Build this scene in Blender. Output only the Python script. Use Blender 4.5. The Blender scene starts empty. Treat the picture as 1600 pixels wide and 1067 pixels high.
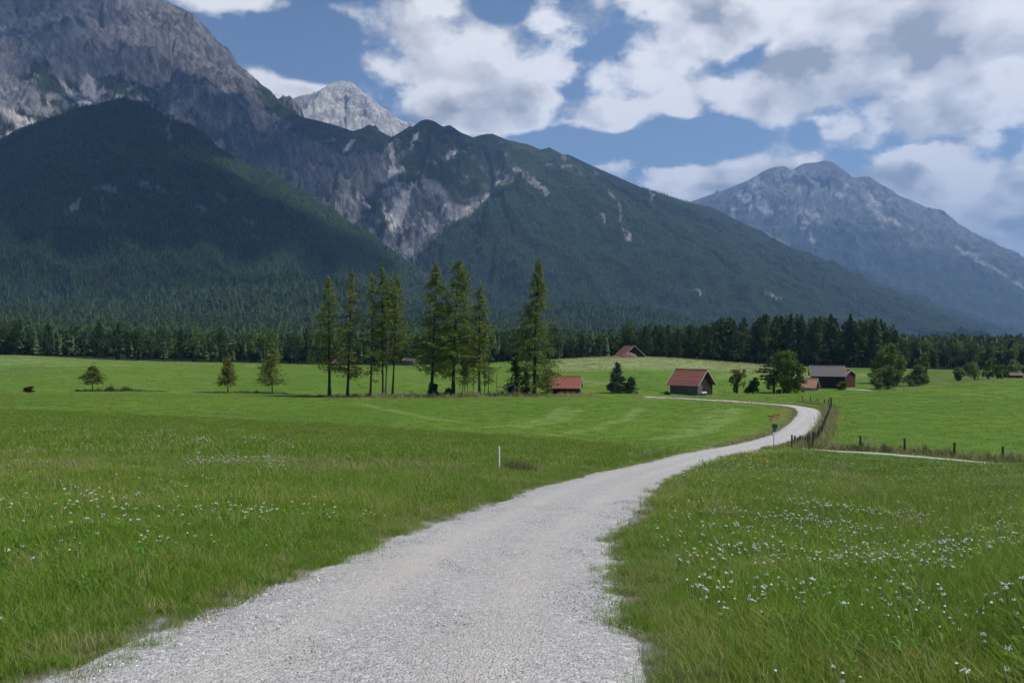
import bpy, math, random
import numpy as np
from mathutils import Vector, Matrix, Euler
rng = np.random.default_rng(7)
random.seed(7)
R = math.radians
F = 1244.0            # focal length of the photograph in its own 1600 px
SC = bpy.context.scene
COL = SC.collection

# ---------------------------------------------------------------- camera, light, exposure
cam_d = bpy.data.cameras.new("camera"); cam = bpy.data.objects.new("camera", cam_d); COL.objects.link(cam)
cam_d.sensor_width = 36; cam_d.lens = 36 * F / 1600; cam_d.clip_start = 0.05; cam_d.clip_end = 60000
cam.location = (0, 0, 0); cam.rotation_euler = (R(90), 0, 0)
SC.camera = cam
SUN_EL, SUN_BACK = 57.0, 14.0       # sun: high, from the right and slightly behind
Sdir = Vector((math.cos(R(SUN_EL)) * math.cos(R(SUN_BACK)), -math.cos(R(SUN_EL)) * math.sin(R(SUN_BACK)), math.sin(R(SUN_EL))))
sun_d = bpy.data.lights.new("sun", 'SUN'); sun = bpy.data.objects.new("sun", sun_d); COL.objects.link(sun)
sun_d.energy = 4.4; sun_d.angle = R(0.53); sun_d.color = (1.0, 0.945, 0.86)
sun.rotation_euler = Sdir.to_track_quat('Z', 'Y').to_euler(); sun.location = (30, -20, 60)
SC.view_settings.view_transform = 'Standard'; SC.view_settings.look = 'None'
SC.view_settings.gamma = 1; SC.view_settings.exposure = 0.34; SC.view_settings.use_curve_mapping = False
SC.cycles.max_bounces = 5; SC.cycles.diffuse_bounces = 2; SC.cycles.transmission_bounces = 3
SC.cycles.volume_bounces = 0; SC.cycles.transparent_max_bounces = 6
SC.cycles.use_denoising = True; SC.cycles.use_adaptive_sampling = True; SC.cycles.adaptive_threshold = 0.03; SC.cycles.adaptive_min_samples = 16

class NT:
    """tiny node helper"""
    def __init__(s, tree): s.t = tree; s.n = tree.nodes; s.l = tree.links
    def node(s, typ, **kw):
        nd = s.n.new(typ)
        for k, v in kw.items(): setattr(nd, k, v)
        return nd
    def put(s, sock, v):
        if isinstance(v, bpy.types.NodeSocket): s.l.new(v, sock)
        elif v is not None: sock.default_value = v
    def m(s, op, a, b=None, c=None, clamp=False):
        nd = s.node('ShaderNodeMath', operation=op); nd.use_clamp = clamp
        s.put(nd.inputs[0], a); s.put(nd.inputs[1], b); s.put(nd.inputs[2], c)
        return nd.outputs[0]
    def ramp(s, x, a, b, lo=0.0, hi=1.0, smooth=True):
        nd = s.node('ShaderNodeMapRange'); nd.interpolation_type = 'SMOOTHSTEP' if smooth else 'LINEAR'
        for i, v in enumerate((x, a, b, lo, hi)): s.put(nd.inputs[i], v)
        return nd.outputs[0]
    def noise(s, vec, scale, detail=4, rough=.55, w=0.0, lac=2.0):
        nd = s.node('ShaderNodeTexNoise'); nd.noise_dimensions = '3D'
        s.put(nd.inputs['Vector'], vec); nd.inputs['Scale'].default_value = scale
        nd.inputs['Detail'].default_value = detail; nd.inputs['Roughness'].default_value = rough
        nd.inputs['Lacunarity'].default_value = lac; nd.inputs['Distortion'].default_value = w
        return nd.outputs['Fac']
    def mix(s, f, a, b, mode='MIX'):
        nd = s.node('ShaderNodeMix', data_type='RGBA', blend_type=mode)
        s.put(nd.inputs[0], f); s.put(nd.inputs[6], a); s.put(nd.inputs[7], b)
        return nd.outputs[2]

# ---------------------------------------------------------------- sky with clouds (world)
w = bpy.data.worlds.new("World"); SC.world = w; w.use_nodes = True
w.cycles.sampling_method = 'MANUAL'; w.cycles.sample_map_resolution = 256
t = NT(w.node_tree); t.n.clear()
sky = t.node('ShaderNodeTexSky', sky_type='NISHITA'); sky.sun_disc = False
sky.sun_elevation = R(SUN_EL); sky.sun_rotation = math.atan2(Sdir.x, Sdir.y)
sky.altitude = 800; sky.air_density = 1.0; sky.dust_density = 0.1; sky.ozone_density = 2.6
tc = t.node('ShaderNodeTexCoord'); D = tc.outputs['Generated']
sep = t.node('ShaderNodeSeparateXYZ'); t.put(sep.inputs[0], D)
dx, dy, dz = sep.outputs
az = t.m('ARCTAN2', dx, dy); el = t.m('ARCSINE', dz)
h = t.m('ADD', t.m('MAXIMUM', dz, 0.0), 0.50)
cv = t.node('ShaderNodeCombineXYZ')
t.put(cv.inputs[0], t.m('DIVIDE', dx, h)); t.put(cv.inputs[1], t.m('DIVIDE', dy, h)); cv.inputs[2].default_value = 3.7
P = cv.outputs[0]
def billow(vec, scale, detail):      # rounded cauliflower heads
    vo = t.node('ShaderNodeTexVoronoi'); vo.feature = 'SMOOTH_F1'; t.put(vo.inputs['Vector'], vec); vo.inputs['Scale'].default_value = scale
    vo.inputs['Detail'].default_value = detail; vo.inputs['Roughness'].default_value = .5; vo.inputs['Smoothness'].default_value = .35
    return t.m('SUBTRACT', .42, vo.outputs['Distance'])
dis = t.node('ShaderNodeTexNoise'); t.put(dis.inputs['Vector'], P); dis.inputs['Scale'].default_value = 9; dis.inputs['Detail'].default_value = 5; dis.inputs['Roughness'].default_value = .6
dv_ = t.node('ShaderNodeVectorMath', operation='MULTIPLY_ADD'); t.put(dv_.inputs[0], dis.outputs['Color']); dv_.inputs[1].default_value = (.16, .16, 0); t.put(dv_.inputs[2], P)
PW_ = dv_.outputs[0]
n_big = t.noise(P, 2.0, 3, .5)
n_fine = t.noise(P, 6.0, 8, .62)
off = t.node('ShaderNodeVectorMath', operation='ADD'); t.put(off.inputs[0], PW_); off.inputs[1].default_value = (.030, -.050, 0)
bil = billow(PW_, 7.5, 1.0); bil_off = billow(off.outputs[0], 7.5, 1.0)
# where the larger clouds stand: azimuth, elevation, half widths (radians), tilt, weight
def AE(u, v):
    a = math.atan((u - 800) / F); return a, math.atan((533.5 - v) / F * math.cos(a))
BL = [(850, 100, 140, 60, .15, .75), (1000, 75, 210, 80, .12, .80), (480, 150, 60, 18, 0, .2), (1150, 15, 150, 50, .1, .45), (965, 160, 50, 45, 0, .35), (1300, 130, 120, 80, -.2, .55), (1420, 60, 110, 90, 0, .50), (1200, 130, 40, 60, 0, .2),
      (1560, 60, 110, 110, 0, .55), (1460, 195, 200, 60, 0, .55), (1090, 285, 160, 38, .15, .62), (1480, 320, 160, 65, 0, .60), (1590, 420, 120, 70, 0, .55), (585, 72, 75, 48, .3, .62), (705, 55, 42, 55, -.5, .62), (640, 105, 50, 30, 0, .35),
      (680, 188, 110, 30, 0, .62), (800, 196, 70, 22, 0, .42), (410, 2, 150, 22, 0, .55), (470, 150, 90, 22, 0, .50), (1085, 160, 34, 40, 0, .42), (950, 190, 35, 30, 0, .35), (400, 120, 60, 24, 0, .40),
      (480, 75, 60, 55, 0, -.3), (790, 15, 45, 35, 0, -.35), (880, 225, 90, 22, 0, -.35), (1010, 215, 70, 26, 0, -.35), (1190, 75, 40, 45, .5, -.40), (1120, 110, 50, 24, .2, -.3), (1170, 215, 60, 22, 0, -.35), (1430, 95, 34, 34, 0, -.48), (1380, 245, 80, 16, 0, -.3), (1570, 110, 22, 26, 0, -.4), (1265, 200, 26, 22, 0, -.3), (1345, 60, 26, 24, 0, -.3)]
acc = None
for (u, v, su, sv, tilt, wt) in BL:
    a0, e0 = AE(u, v); ca, sa = math.cos(tilt), math.sin(tilt)
    ddx = t.m('SUBTRACT', az, a0); ddy = t.m('SUBTRACT', el, e0)
    p = t.m('MULTIPLY_ADD', ddy, -sa * F / su, t.m('MULTIPLY', ddx, ca * F / su))
    q = t.m('MULTIPLY_ADD', ddy, ca * F / sv, t.m('MULTIPLY', ddx, sa * F / sv))
    r2 = t.m('MULTIPLY_ADD', p, p, t.m('MULTIPLY', q, q))
    g = t.m('MULTIPLY', t.m('EXPONENT', t.m('MULTIPLY', r2, -0.9)), wt)
    acc = g if acc is None else t.m('ADD', acc, g)
cover = t.m('ADD', t.m('ADD', t.m('MULTIPLY', t.m('SUBTRACT', n_fine, .5), 1.25), t.m('MULTIPLY', t.m('SUBTRACT', n_big, .5), .4)), t.m('MINIMUM', acc, 0.60))
cover = t.m('MULTIPLY_ADD', bil, .55, cover)
alpha = t.ramp(cover, 0.10, 0.34)
thick = t.ramp(cover, 0.28, 0.72)
n_lump2 = t.noise(P, 3.2, 3, .5)
relief = t.m('MULTIPLY', t.m('SUBTRACT', bil, bil_off), 1.7)  # sunlit and shaded sides of the cloud heads, worked into their colour
tone = t.m('SUBTRACT', t.m('MULTIPLY_ADD', thick, .75, t.m('MULTIPLY', t.m('SUBTRACT', n_lump2, .5), 1.5)), relief)
tone = t.m('ADD', tone, .06, clamp=True)
ccol = t.mix(tone, (0.93, 0.93, 0.95, 1), (0.33, 0.355, 0.40, 1))
bg1 = t.node('ShaderNodeBackground'); t.put(bg1.inputs[0], sky.outputs[0]); bg1.inputs[1].default_value = 0.094
bg2 = t.node('ShaderNodeBackground'); t.put(bg2.inputs[0], ccol); bg2.inputs[1].default_value = 0.98
ms = t.node('ShaderNodeMixShader'); t.put(ms.inputs[0], t.m('MULTIPLY', alpha, .95)); t.l.new(bg1.outputs[0], ms.inputs[1]); t.l.new(bg2.outputs[0], ms.inputs[2])
wo = t.node('ShaderNodeOutputWorld'); t.l.new(ms.outputs[0], wo.inputs[0])

# ---------------------------------------------------------------- numpy noise
def _h(ix, iy, seed):
    n = (ix.astype(np.int64) * 374761393 + iy.astype(np.int64) * 668265263 + seed * 974634777) & 0xFFFFFFFF
    n = ((n ^ (n >> 13)) * 1274126177) & 0xFFFFFFFF
    return (n ^ (n >> 16)) & 0xFFFF
_ga = np.arange(65536) * (2 * np.pi / 65536); _gx, _gy = np.cos(_ga).astype(np.float32), np.sin(_ga).astype(np.float32)
def pn(x, y, seed=0):
    x = np.asarray(x, float); y = np.asarray(y, float)
    x0 = np.floor(x); y0 = np.floor(y); fx = x - x0; fy = y - y0
    u = fx * fx * fx * (fx * (fx * 6 - 15) + 10); v = fy * fy * fy * (fy * (fy * 6 - 15) + 10)
    def g(i, j):
        hh = _h(x0 + i, y0 + j, seed); return _gx[hh] * (fx - i) + _gy[hh] * (fy - j)
    a = g(0, 0); b = g(1, 0); c = g(0, 1); d = g(1, 1)
    return ((a + (b - a) * u) * (1 - v) + (c + (d - c) * u) * v) * 1.5
def fbm(x, y, octv=5, seed=0, gain=.5, lac=2.03):
    s = 0; a = 1.0
    for o in range(octv):
        s = s + a * pn(x, y, seed + o * 17); x = x * lac + 3.1; y = y * lac - 1.7; a *= gain
    return s
def ridged(x, y, octv=5, seed=0, gain=.5, lac=2.1):
    s = 0; a = 1.0; wgt = 1.0
    for o in range(octv):
        n = 1 - np.abs(pn(x, y, seed + o * 31)) * 1.6; n = np.clip(n, 0, 1) ** 2
        s = s + a * n * wgt; wgt = np.clip(n * 1.6, 0, 1); x = x * lac + 1.3; y = y * lac + 5.2; a *= gain
    return s
def sstep(a, b, x):
    q = np.clip((x - a) / (b - a), 0, 1); return q * q * (3 - 2 * q)
def inpoly(u, v, poly):
    ins = np.zeros(u.shape, bool); n = len(poly)
    for i in range(n):
        x1, y1 = poly[i]; x2, y2 = poly[(i + 1) % n]
        if y1 == y2: continue
        c = (y1 > v) != (y2 > v)
        ins ^= c & (u < (x2 - x1) * (v - y1) / (y2 - y1) + x1)
    return ins
def segdist(u, v, pl):
    """distance to polyline minus its local width (pl: (x, y, w))"""
    best = np.full(u.shape, 1e9)
    for (x1, y1, w1), (x2, y2, w2) in zip(pl[:-1], pl[1:]):
        L = (x2 - x1) ** 2 + (y2 - y1) ** 2 + 1e-9
        s = np.clip(((u - x1) * (x2 - x1) + (v - y1) * (y2 - y1)) / L, 0, 1)
        d = np.hypot(u - x1 - s * (x2 - x1), v - y1 - s * (y2 - y1)) - (w1 + (w2 - w1) * s)
        best = np.minimum(best, d)
    return best

# ---------------------------------------------------------------- ground shape
US = [0, 400, 800, 1200, 1600]
GT = {0.5: [-1.6] * 5, 1.5: [-1.6] * 5, 3.73: [-1.6] * 5, 7: [-1.95, -2.0, -2.1, -2.1, -2.0], 10: [-2.25, -2.35, -2.5, -2.5, -2.5],
      15: [-2.8, -2.9, -3.05, -3.05, -3.2], 20: [-3.3, -3.4, -3.6, -3.6, -3.85], 27: [-4.0, -4.2, -4.4, -4.5, -4.8],
      40: [-5.0, -5.4, -5.8, -6.1, -6.6], 50: [-5.7, -6.2, -6.8, -7.2, -7.9], 57: [-6.1, -6.7, -7.3, -7.75, -8.8],
      65: [-6.6, -7.3, -7.9, -8.35, -9.0], 84: [-7.6, -8.2, -8.8, -9.0, -9.1], 100: [-8.2, -8.7, -9.2, -8.8, -9.3],
      112: [-8.7, -9.1, -9.4, -9.05, -9.4], 133: [-9.3, -9.4, -9.2, -9.4, -9.6], 145: [-9.4, -9.45, -9.2, -9.6, -9.6],
      200: [-8.9, -9.2, -9.3, -9.2, -9.4], 260: [-7.0, -8.3, -8.0, -8.2, -10.5], 300: [-5.3, -8.3, -7.6, -8.8, -11.5],
      350: [-6, -9, -9.5, -10, -12], 500: [-4, -8, -8, -10, -12], 1000: [20, 12, 2, -6, -11], 1500: [75, 55, 30, 0, -12],
      2300: [210, 170, 95, 20, -12], 3500: [300, 250, 150, 40, -12], 6000: [300, 250, 150, 40, -14], 14000: [200, 200, 100, 0, -20]}
cp = []
for Y, zs in GT.items():
    for u, z in zip([-450] + US + [2050], [zs[0]] + zs + [zs[-1]]): cp.append((u, Y, z))
cp += [(950, 280, -5.6), (1050, 280, -6.0), (900, 250, -6.9)]
cp = np.array(cp)
def _st(u, Y): return u / 200.0, np.log(np.maximum(Y, 0.5)) * 3.0
cs, ct = _st(cp[:, 0], cp[:, 1])
def _k(s, tt): return np.sqrt((s[:, None] - cs[None]) ** 2 + (tt[:, None] - ct[None]) ** 2 + .09)
_n = len(cp)
A_ = np.zeros((_n + 3, _n + 3)); A_[:_n, :_n] = _k(cs, ct); A_[:_n, _n] = 1; A_[:_n, _n + 1] = cs; A_[:_n, _n + 2] = ct
A_[_n:, :_n] = A_[:_n, _n:].T
W_ = np.linalg.solve(A_, np.concatenate([cp[:, 2], [0, 0, 0]]))
def gz(x, y):
    x = np.atleast_1d(np.asarray(x, float)); y = np.atleast_1d(np.asarray(y, float)); sh = x.shape
    x = x.ravel(); y = y.ravel(); r = np.hypot(x, y)
    th = np.clip(np.arctan2(x, y), -R(45), R(45))
    Y = np.maximum(r * np.cos(th), 0.5); u = 800 + F * np.tan(th)
    u = np.clip(u, -450, 2050); out = np.empty(len(x))
    for i in range(0, len(x), 60000):
        s, tt = _st(u[i:i + 60000], Y[i:i + 60000])
        out[i:i + 60000] = _k(s, tt) @ W_[:_n] + W_[_n] + W_[_n + 1] * s + W_[_n + 2] * tt
    und = fbm(x / 9, y / 9, 3, 5) * .05 * sstep(5, 20, Y) + fbm(x / 60, y / 60, 3, 9) * .10 * sstep(20, 80, Y) + fbm(x / 260, y / 260, 4, 11) * 9 * sstep(420, 1100, Y)
    return (out + und).reshape(sh)
def X(u, Y): return (u - 800) / F * Y
def G(u, Y):
    x = X(u, Y); return (x, Y, float(gz(x, Y)[0]))
def uv(x, y, z):
    y = np.maximum(y, .3); return 800 + F * x / y, 533.5 - F * z / y

# gravel path centre line (x, y) and narrow side track
PC = np.array([(-3.2, -14), (-1.7, -4), (-1.25, 0), (-.78, 3.73), (-.42, 7), (-.09, 10), (1.12, 15), (2.33, 20), (4.3, 27), (8.6, 40), (12.4, 50), (20.3, 65),
               (X(1232, 76), 76), (X(1253, 86), 86), (X(1265, 96), 96), (X(1260, 105), 105), (X(1235, 111.5), 111.5), (X(1200, 116), 116), (X(1130, 123), 123), (X(1060, 129), 129), (X(1008, 132), 132)])
TC = np.array([(X(1262, 61), 61), (X(1290, 59.5), 59.5), (X(1400, 57.8), 57.8), (X(1500, 56.8), 56.8), (X(1600, 56), 56), (X(1800, 55), 55), (X(2000, 54), 54)])
def smooth_line(p, n):
    p = [Vector((*q, 0)) for q in p]; out = []
    for i in range(len(p) - 1):
        a = p[max(i - 1, 0)]; b = p[i]; c = p[i + 1]; d = p[min(i + 2, len(p) - 1)]
        k = max(2, int((c - b).length / n))
        for j in range(k):
            s = j / k
            out.append(.5 * ((2 * b) + (-a + c) * s + (2 * a - 5 * b + 4 * c - d) * s * s + (-a + 3 * b - 3 * c + d) * s ** 3))
    out.append(p[-1]); return np.array([(q.x, q.y) for q in out])
PL = smooth_line(PC, .35); TL = smooth_line(TC, 1.0)
def linedist(x, y, L, step=1):
    best = np.full(x.shape, 1e9); L = L[::step]
    for (x1, y1), (x2, y2) in zip(L[:-1], L[1:]):
        l2 = (x2 - x1) ** 2 + (y2 - y1) ** 2
        s = np.clip(((x - x1) * (x2 - x1) + (y - y1) * (y2 - y1)) / l2, 0, 1)
        best = np.minimum(best, np.hypot(x - x1 - s * (x2 - x1), y - y1 - s * (y2 - y1)))
    return best
def pathd(x, y):   # distance to path centre, only evaluated near it
    return linedist(x, y, PL, 6)
def trackd(x, y): return linedist(x, y, TL, 2)
PW = 1.36

# ---------------------------------------------------------------- mesh helpers
def mesh_np(name, V, Fc, mats=None, smooth=False, cols=None):
    V = np.asarray(V, np.float32).reshape(-1, 3)
    me = bpy.data.meshes.new(name)
    if isinstance(Fc, np.ndarray):
        n, k = Fc.shape; me.vertices.add(len(V)); me.loops.add(n * k); me.polygons.add(n)
        me.vertices.foreach_set('co', V.ravel()); me.loops.foreach_set('vertex_index', Fc.astype(np.int32).ravel())
        me.polygons.foreach_set('loop_start', (np.arange(n) * k).astype(np.int32))
        me.polygons.foreach_set('loop_total', np.full(n, k, np.int32))
        me.update(calc_edges=True)
    else:
        me.from_pydata([tuple(map(float, v)) for v in V], [], Fc); me.update()
    if smooth: me.polygons.foreach_set('use_smooth', np.ones(len(me.polygons), bool))
    if cols is not None:
        at = me.color_attributes.new('Col', 'FLOAT_COLOR', 'POINT')
        c4 = np.ones((len(V), 4), np.float32); c4[:, :3] = cols; at.data.foreach_set('color', c4.ravel())
    if mats is not None: me.materials.append(mats)
    return me
def link(name, me, parent=None, loc=None):
    o = bpy.data.objects.new(name, me); COL.objects.link(o)
    if parent is not None: o.parent = parent
    if loc is not None: o.location = loc
    return o
def tag(o, label=None, cat=None, group=None, kind=None):
    if label: o['label'] = label
    if cat: o['category'] = cat
    if group: o['group'] = group
    if kind: o['kind'] = kind
    return o
def empty(name, loc, rz=0):
    o = bpy.data.objects.new(name, None); COL.objects.link(o); o.location = loc; o.rotation_euler = (0, 0, rz); o.empty_display_size = .3
    return o
class MB:
    """collects boxes, prisms and tubes into one mesh"""
    def __init__(s): s.v = []; s.f = []
    def add(s, vs, fs):
        b = len(s.v); s.v += [tuple(v) for v in vs]; s.f += [tuple(i + b for i in f) for f in fs]; return s
    def box(s, c, d, M=None):
        vs = [Vector((c[0] + sx * d[0] / 2, c[1] + sy * d[1] / 2, c[2] + sz * d[2] / 2)) for sx in (-1, 1) for sy in (-1, 1) for sz in (-1, 1)]
        if M is not None: vs = [M @ v for v in vs]
        return s.add(vs, [(0, 1, 3, 2), (4, 6, 7, 5), (0, 4, 5, 1), (2, 3, 7, 6), (0, 2, 6, 4), (1, 5, 7, 3)])
    def tube(s, pts, rad, n=8, cap=True):
        pts = [Vector(p) for p in pts]; rings = []
        for i, p in enumerate(pts):
            d = (pts[min(i + 1, len(pts) - 1)] - pts[max(i - 1, 0)]).normalized()
            a = d.orthogonal().normalized() if i == 0 else (a - d * a.dot(d)).normalized()
            b = d.cross(a); r = rad[i] if hasattr(rad, '__len__') else rad
            rings.append([p + (a * math.cos(2 * math.pi * k / n) + b * math.sin(2 * math.pi * k / n)) * r for k in range(n)])
        vs = [v for rg in rings for v in rg]; fs = []
        for i in range(len(pts) - 1):
            for k in range(n): fs.append((i * n + k, i * n + (k + 1) % n, (i + 1) * n + (k + 1) % n, (i + 1) * n + k))
        if cap: fs += [tuple(range(n - 1, -1, -1)), tuple(range((len(pts) - 1) * n, len(pts) * n))]
        return s.add(vs, fs)
    def mesh(s, name, m, smooth=False): return mesh_np(name, s.v, s.f, m, smooth)
    def build(s, name, m, parent=None, smooth=False, loc=None): return link(name, s.mesh(name, m, smooth), parent, loc)

# ---------------------------------------------------------------- materials
def mat(name):
    m = bpy.data.materials.new(name); m.use_nodes = True; t = NT(m.node_tree); t.n.clear()
    out = t.node('ShaderNodeOutputMaterial'); return m, t, out
def principled(t, out, col, rough=.8, spec=.25, normal=None):
    b = t.node('ShaderNodeBsdfPrincipled'); t.put(b.inputs['Base Color'], col); t.put(b.inputs['Roughness'], rough)
    b.inputs['Specular IOR Level'].default_value = spec
    if normal is not None: t.put(b.inputs['Normal'], normal)
    if out: t.l.new(b.outputs[0], out.inputs[0])
    return b
def bump(t, hgt, dist, strength=1.0):
    b = t.node('ShaderNodeBump'); b.inputs['Strength'].default_value = strength; b.inputs['Distance'].default_value = dist; t.put(b.inputs['Height'], hgt)
    return b.outputs[0]
def c4(c): return (c[0], c[1], c[2], 1)
def mat_var(name, a, b, scale=4, rough=.8, bumpd=.01, stretch=None, spec=.2, detail=6, a2=None):
    m, t, out = mat(name); tc = t.node('ShaderNodeTexCoord'); v = tc.outputs['Object']
    if stretch:
        mp = t.node('ShaderNodeMapping'); mp.inputs['Scale'].default_value = stretch; t.put(mp.inputs[0], v); v = mp.outputs[0]
    n = t.noise(v, scale, detail, .62); c = t.mix(t.ramp(n, .3, .7), c4(a), c4(b))
    n2 = t.noise(tc.outputs['Object'], scale * .23, 3, .6); c = t.mix(t.ramp(n2, .35, .75, 0, .6), c, c4(a2 or a))
    principled(t, out, c, rough, spec, bump(t, n, bumpd)); return m
def mat_leaf(name, a, b, dry=None, trans=.3, tipc=None, rough=.55, hz=None):
    """foliage: colour varies from clump to clump and from one copy to the next"""
    m, t, out = mat(name); oi = t.node('ShaderNodeObjectInfo'); geo = t.node('ShaderNodeNewGeometry')
    n = t.m('ADD', t.m('MULTIPLY', geo.outputs['Random Per Island'], .6), t.m('MULTIPLY', oi.outputs['Random'], .4))
    c = t.mix(n, c4(a), c4(b))
    if dry:
        s = t.m('FRACT', t.m('MULTIPLY', t.m('ADD', oi.outputs['Random'], geo.outputs['Random Per Island']), 7.31))
        c = t.mix(t.ramp(s, 1 - dry[1], 1 - dry[1] * .6), c, c4(dry[0]))
    b = principled(t, None, c, rough, .12); tr = t.node('ShaderNodeBsdfTranslucent')
    t.put(tr.inputs[0], t.mix(.5, c, (c4((b_ * 1.4 for b_ in ())) if False else (0.16, 0.22, 0.03, 1))))
    mx = t.node('ShaderNodeMixShader'); mx.inputs[0].default_value = trans
    t.l.new(b.outputs[0], mx.inputs[1]); t.l.new(tr.outputs[0], mx.inputs[2]); t.l.new(mx.outputs[0], out.inputs[0])
    return m
M = {}
M['bark'] = mat_var('bark', (.030, .022, .017), (.075, .058, .046), 3, .9, .03, (4, 4, .7))
M['bark_grey'] = mat_var('bark_grey', (.08, .072, .062), (.19, .175, .155), 3, .9, .03, (4, 4, .7))
M['larch'] = mat_leaf('larch_needles', (.105, .150, .028), (.215, .260, .052), None, .45)
M['larch_gold'] = mat_leaf('golden_larch_needles', (.13, .14, .035), (.25, .23, .06), None, .40)
M['spruce'] = mat_leaf('spruce_needles', (.018, .040, .016), (.036, .066, .022), None, .15)
M['forest'] = mat_leaf('forest_needles', (.018, .042, .015), (.042, .078, .024), None, .12)
M['forest_light'] = mat_leaf('forest_needles_light', (.032, .066, .020), (.068, .112, .032), None, .2)
M['broad'] = mat_leaf('broad_leaves', (.060, .118, .022), (.135, .20, .042), None, .28)
M['willow'] = mat_leaf('willow_leaves', (.085, .125, .045), (.19, .23, .095), None, .28)
M['brown_leaf'] = mat_leaf('brown_leaves', (.030, .018, .010), (.060, .036, .020), None, .1)
M['gold_leaf'] = mat_leaf('yellowing_leaves', (.09, .085, .022), (.17, .125, .035), None, .3)
M['reed'] = mat_leaf('reed_leaves', (.022, .048, .028), (.045, .078, .046), None, .2)
M['grass'] = mat_leaf('grass_blades', (.100, .205, .016), (.195, .322, .038), ((.30, .30, .11), .035), .45)
M['grass_far'] = mat_leaf('grass_blades_far', (.112, .212, .020), (.205, .325, .042), ((.30, .30, .12), .05), .45)
M['grass_y'] = mat_leaf('yellow_green_grass', (.19, .25, .040), (.33, .38, .085), None, .45)
M['mown'] = mat_leaf('mown_grass_blades', (.116, .205, .022), (.188, .290, .040), ((.30, .30, .12), .06), .42)
M['herb'] = mat_leaf('herb_leaves', (.060, .160, .018), (.12, .26, .035), None, .30)
M['straw'] = mat_leaf('dry_grass', (.30, .27, .12), (.52, .44, .24), ((.15, .20, .05), .35), .3)
M['weed'] = mat_leaf('dark_weeds', (.060, .085, .025), (.16, .14, .06), None, .2)
def plain(name, c, rough=.6, spec=.3):
    m, t, out = mat(name); principled(t, out, c4(c), rough, spec); return m
M['petal_white'] = plain('white_petals', (.72, .72, .68)); M['petal_yellow'] = plain('yellow_petals', (.72, .46, .02))
M['petal_pink'] = plain('pink_petals', (.46, .22, .38)); M['petal_brown'] = plain('clover_heads', (.17, .075, .075))
M['stem'] = plain('flower_stems', (.05, .11, .02))
M['wood_dark'] = mat_var('weathered_black_wood', (.012, .010, .009), (.045, .038, .034), 5, .85, .01, (6, 6, .5))
M['wood_grey'] = mat_var('weathered_grey_wood', (.075, .068, .062), (.165, .152, .14), 5, .85, .01, (6, 6, .5))
M['wood_pale'] = mat_var('pale_wood', (.30, .27, .23), (.45, .41, .36), 5, .8, .005, (.6, 6, 6))
M['wood_post'] = mat_var('fence_post_wood', (.035, .028, .022), (.11, .092, .076), 9, .85, .01, (3, 3, .6))
M['wood_red'] = mat_var('red_brown_wood', (.060, .022, .016), (.105, .038, .026), 4, .8, .01, (6, 6, .5))
def roofmat(name, a, b, c):
    m, t, out = mat(name); tc = t.node('ShaderNodeTexCoord'); oi = t.node('ShaderNodeObjectInfo')
    br = t.node('ShaderNodeTexBrick'); t.put(br.inputs['Vector'], tc.outputs['UV']); br.inputs['Scale'].default_value = 1
    br.inputs['Brick Width'].default_value = .3; br.inputs['Row Height'].default_value = .35; br.inputs['Mortar Size'].default_value = .02
    br.inputs['Color1'].default_value = c4(a); br.inputs['Color2'].default_value = c4(b); br.inputs['Mortar'].default_value = c4([q * .4 for q in a])
    n = t.noise(tc.outputs['Object'], 1.3, 6, .65)
    geo = t.node('ShaderNodeNewGeometry')
    col = t.mix(t.ramp(n, .42, .75, 0, .75), br.outputs[0], c4(c))
    col = t.mix(t.m('MULTIPLY', geo.outputs['Random Per Island'], .5), col, c4(b))
    principled(t, out, col, .8, .2, bump(t, n, .01)); return m
M['roof_red'] = roofmat('red_roof_tiles', (.19, .068, .050), (.245, .10, .075), (.16, .088, .072))
M['roof_bright'] = roofmat('bright_red_tiles', (.24, .075, .052), (.30, .11, .08), (.22, .11, .09))
M['roof_pink'] = roofmat('pale_orange_tiles', (.45, .20, .13), (.50, .28, .19), (.42, .25, .18))
M['roof_grey'] = roofmat('grey_roof_tiles', (.11, .10, .10), (.16, .145, .145), (.13, .115, .11))
M['roof_brown'] = roofmat('brown_roof_tiles', (.16, .10, .09), (.21, .14, .12), (.17, .12, .11))
M['plaster'] = mat_var('pale_plaster', (.32, .29, .27), (.40, .37, .35), 3, .9, .004)
M['white'] = plain('white_paint', (.78, .78, .76), .45)
M['white_m'] = plain('white_metal', (.60, .61, .62), .35, .5)
M['steel'] = plain('galvanised_steel', (.20, .23, .22), .4, .5)
M['green_m'] = plain('green_metal', (.015, .085, .050), .45)
M['blue_plate'] = plain('blue_grey_plate', (.10, .16, .24), .45)
M['yellow_m'] = plain('yellow_metal', (.55, .42, .08), .45)
M['orange_m'] = plain('orange_board', (.45, .12, .03), .5); M['red_m'] = plain('red_board', (.36, .05, .03), .5)
M['stone'] = mat_var('grey_stone', (.09, .09, .085), (.18, .18, .17), 6, .9, .01)
M['earth'] = mat_var('bare_earth', (.12, .075, .055), (.24, .16, .12), 3, .95, .05)

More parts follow.
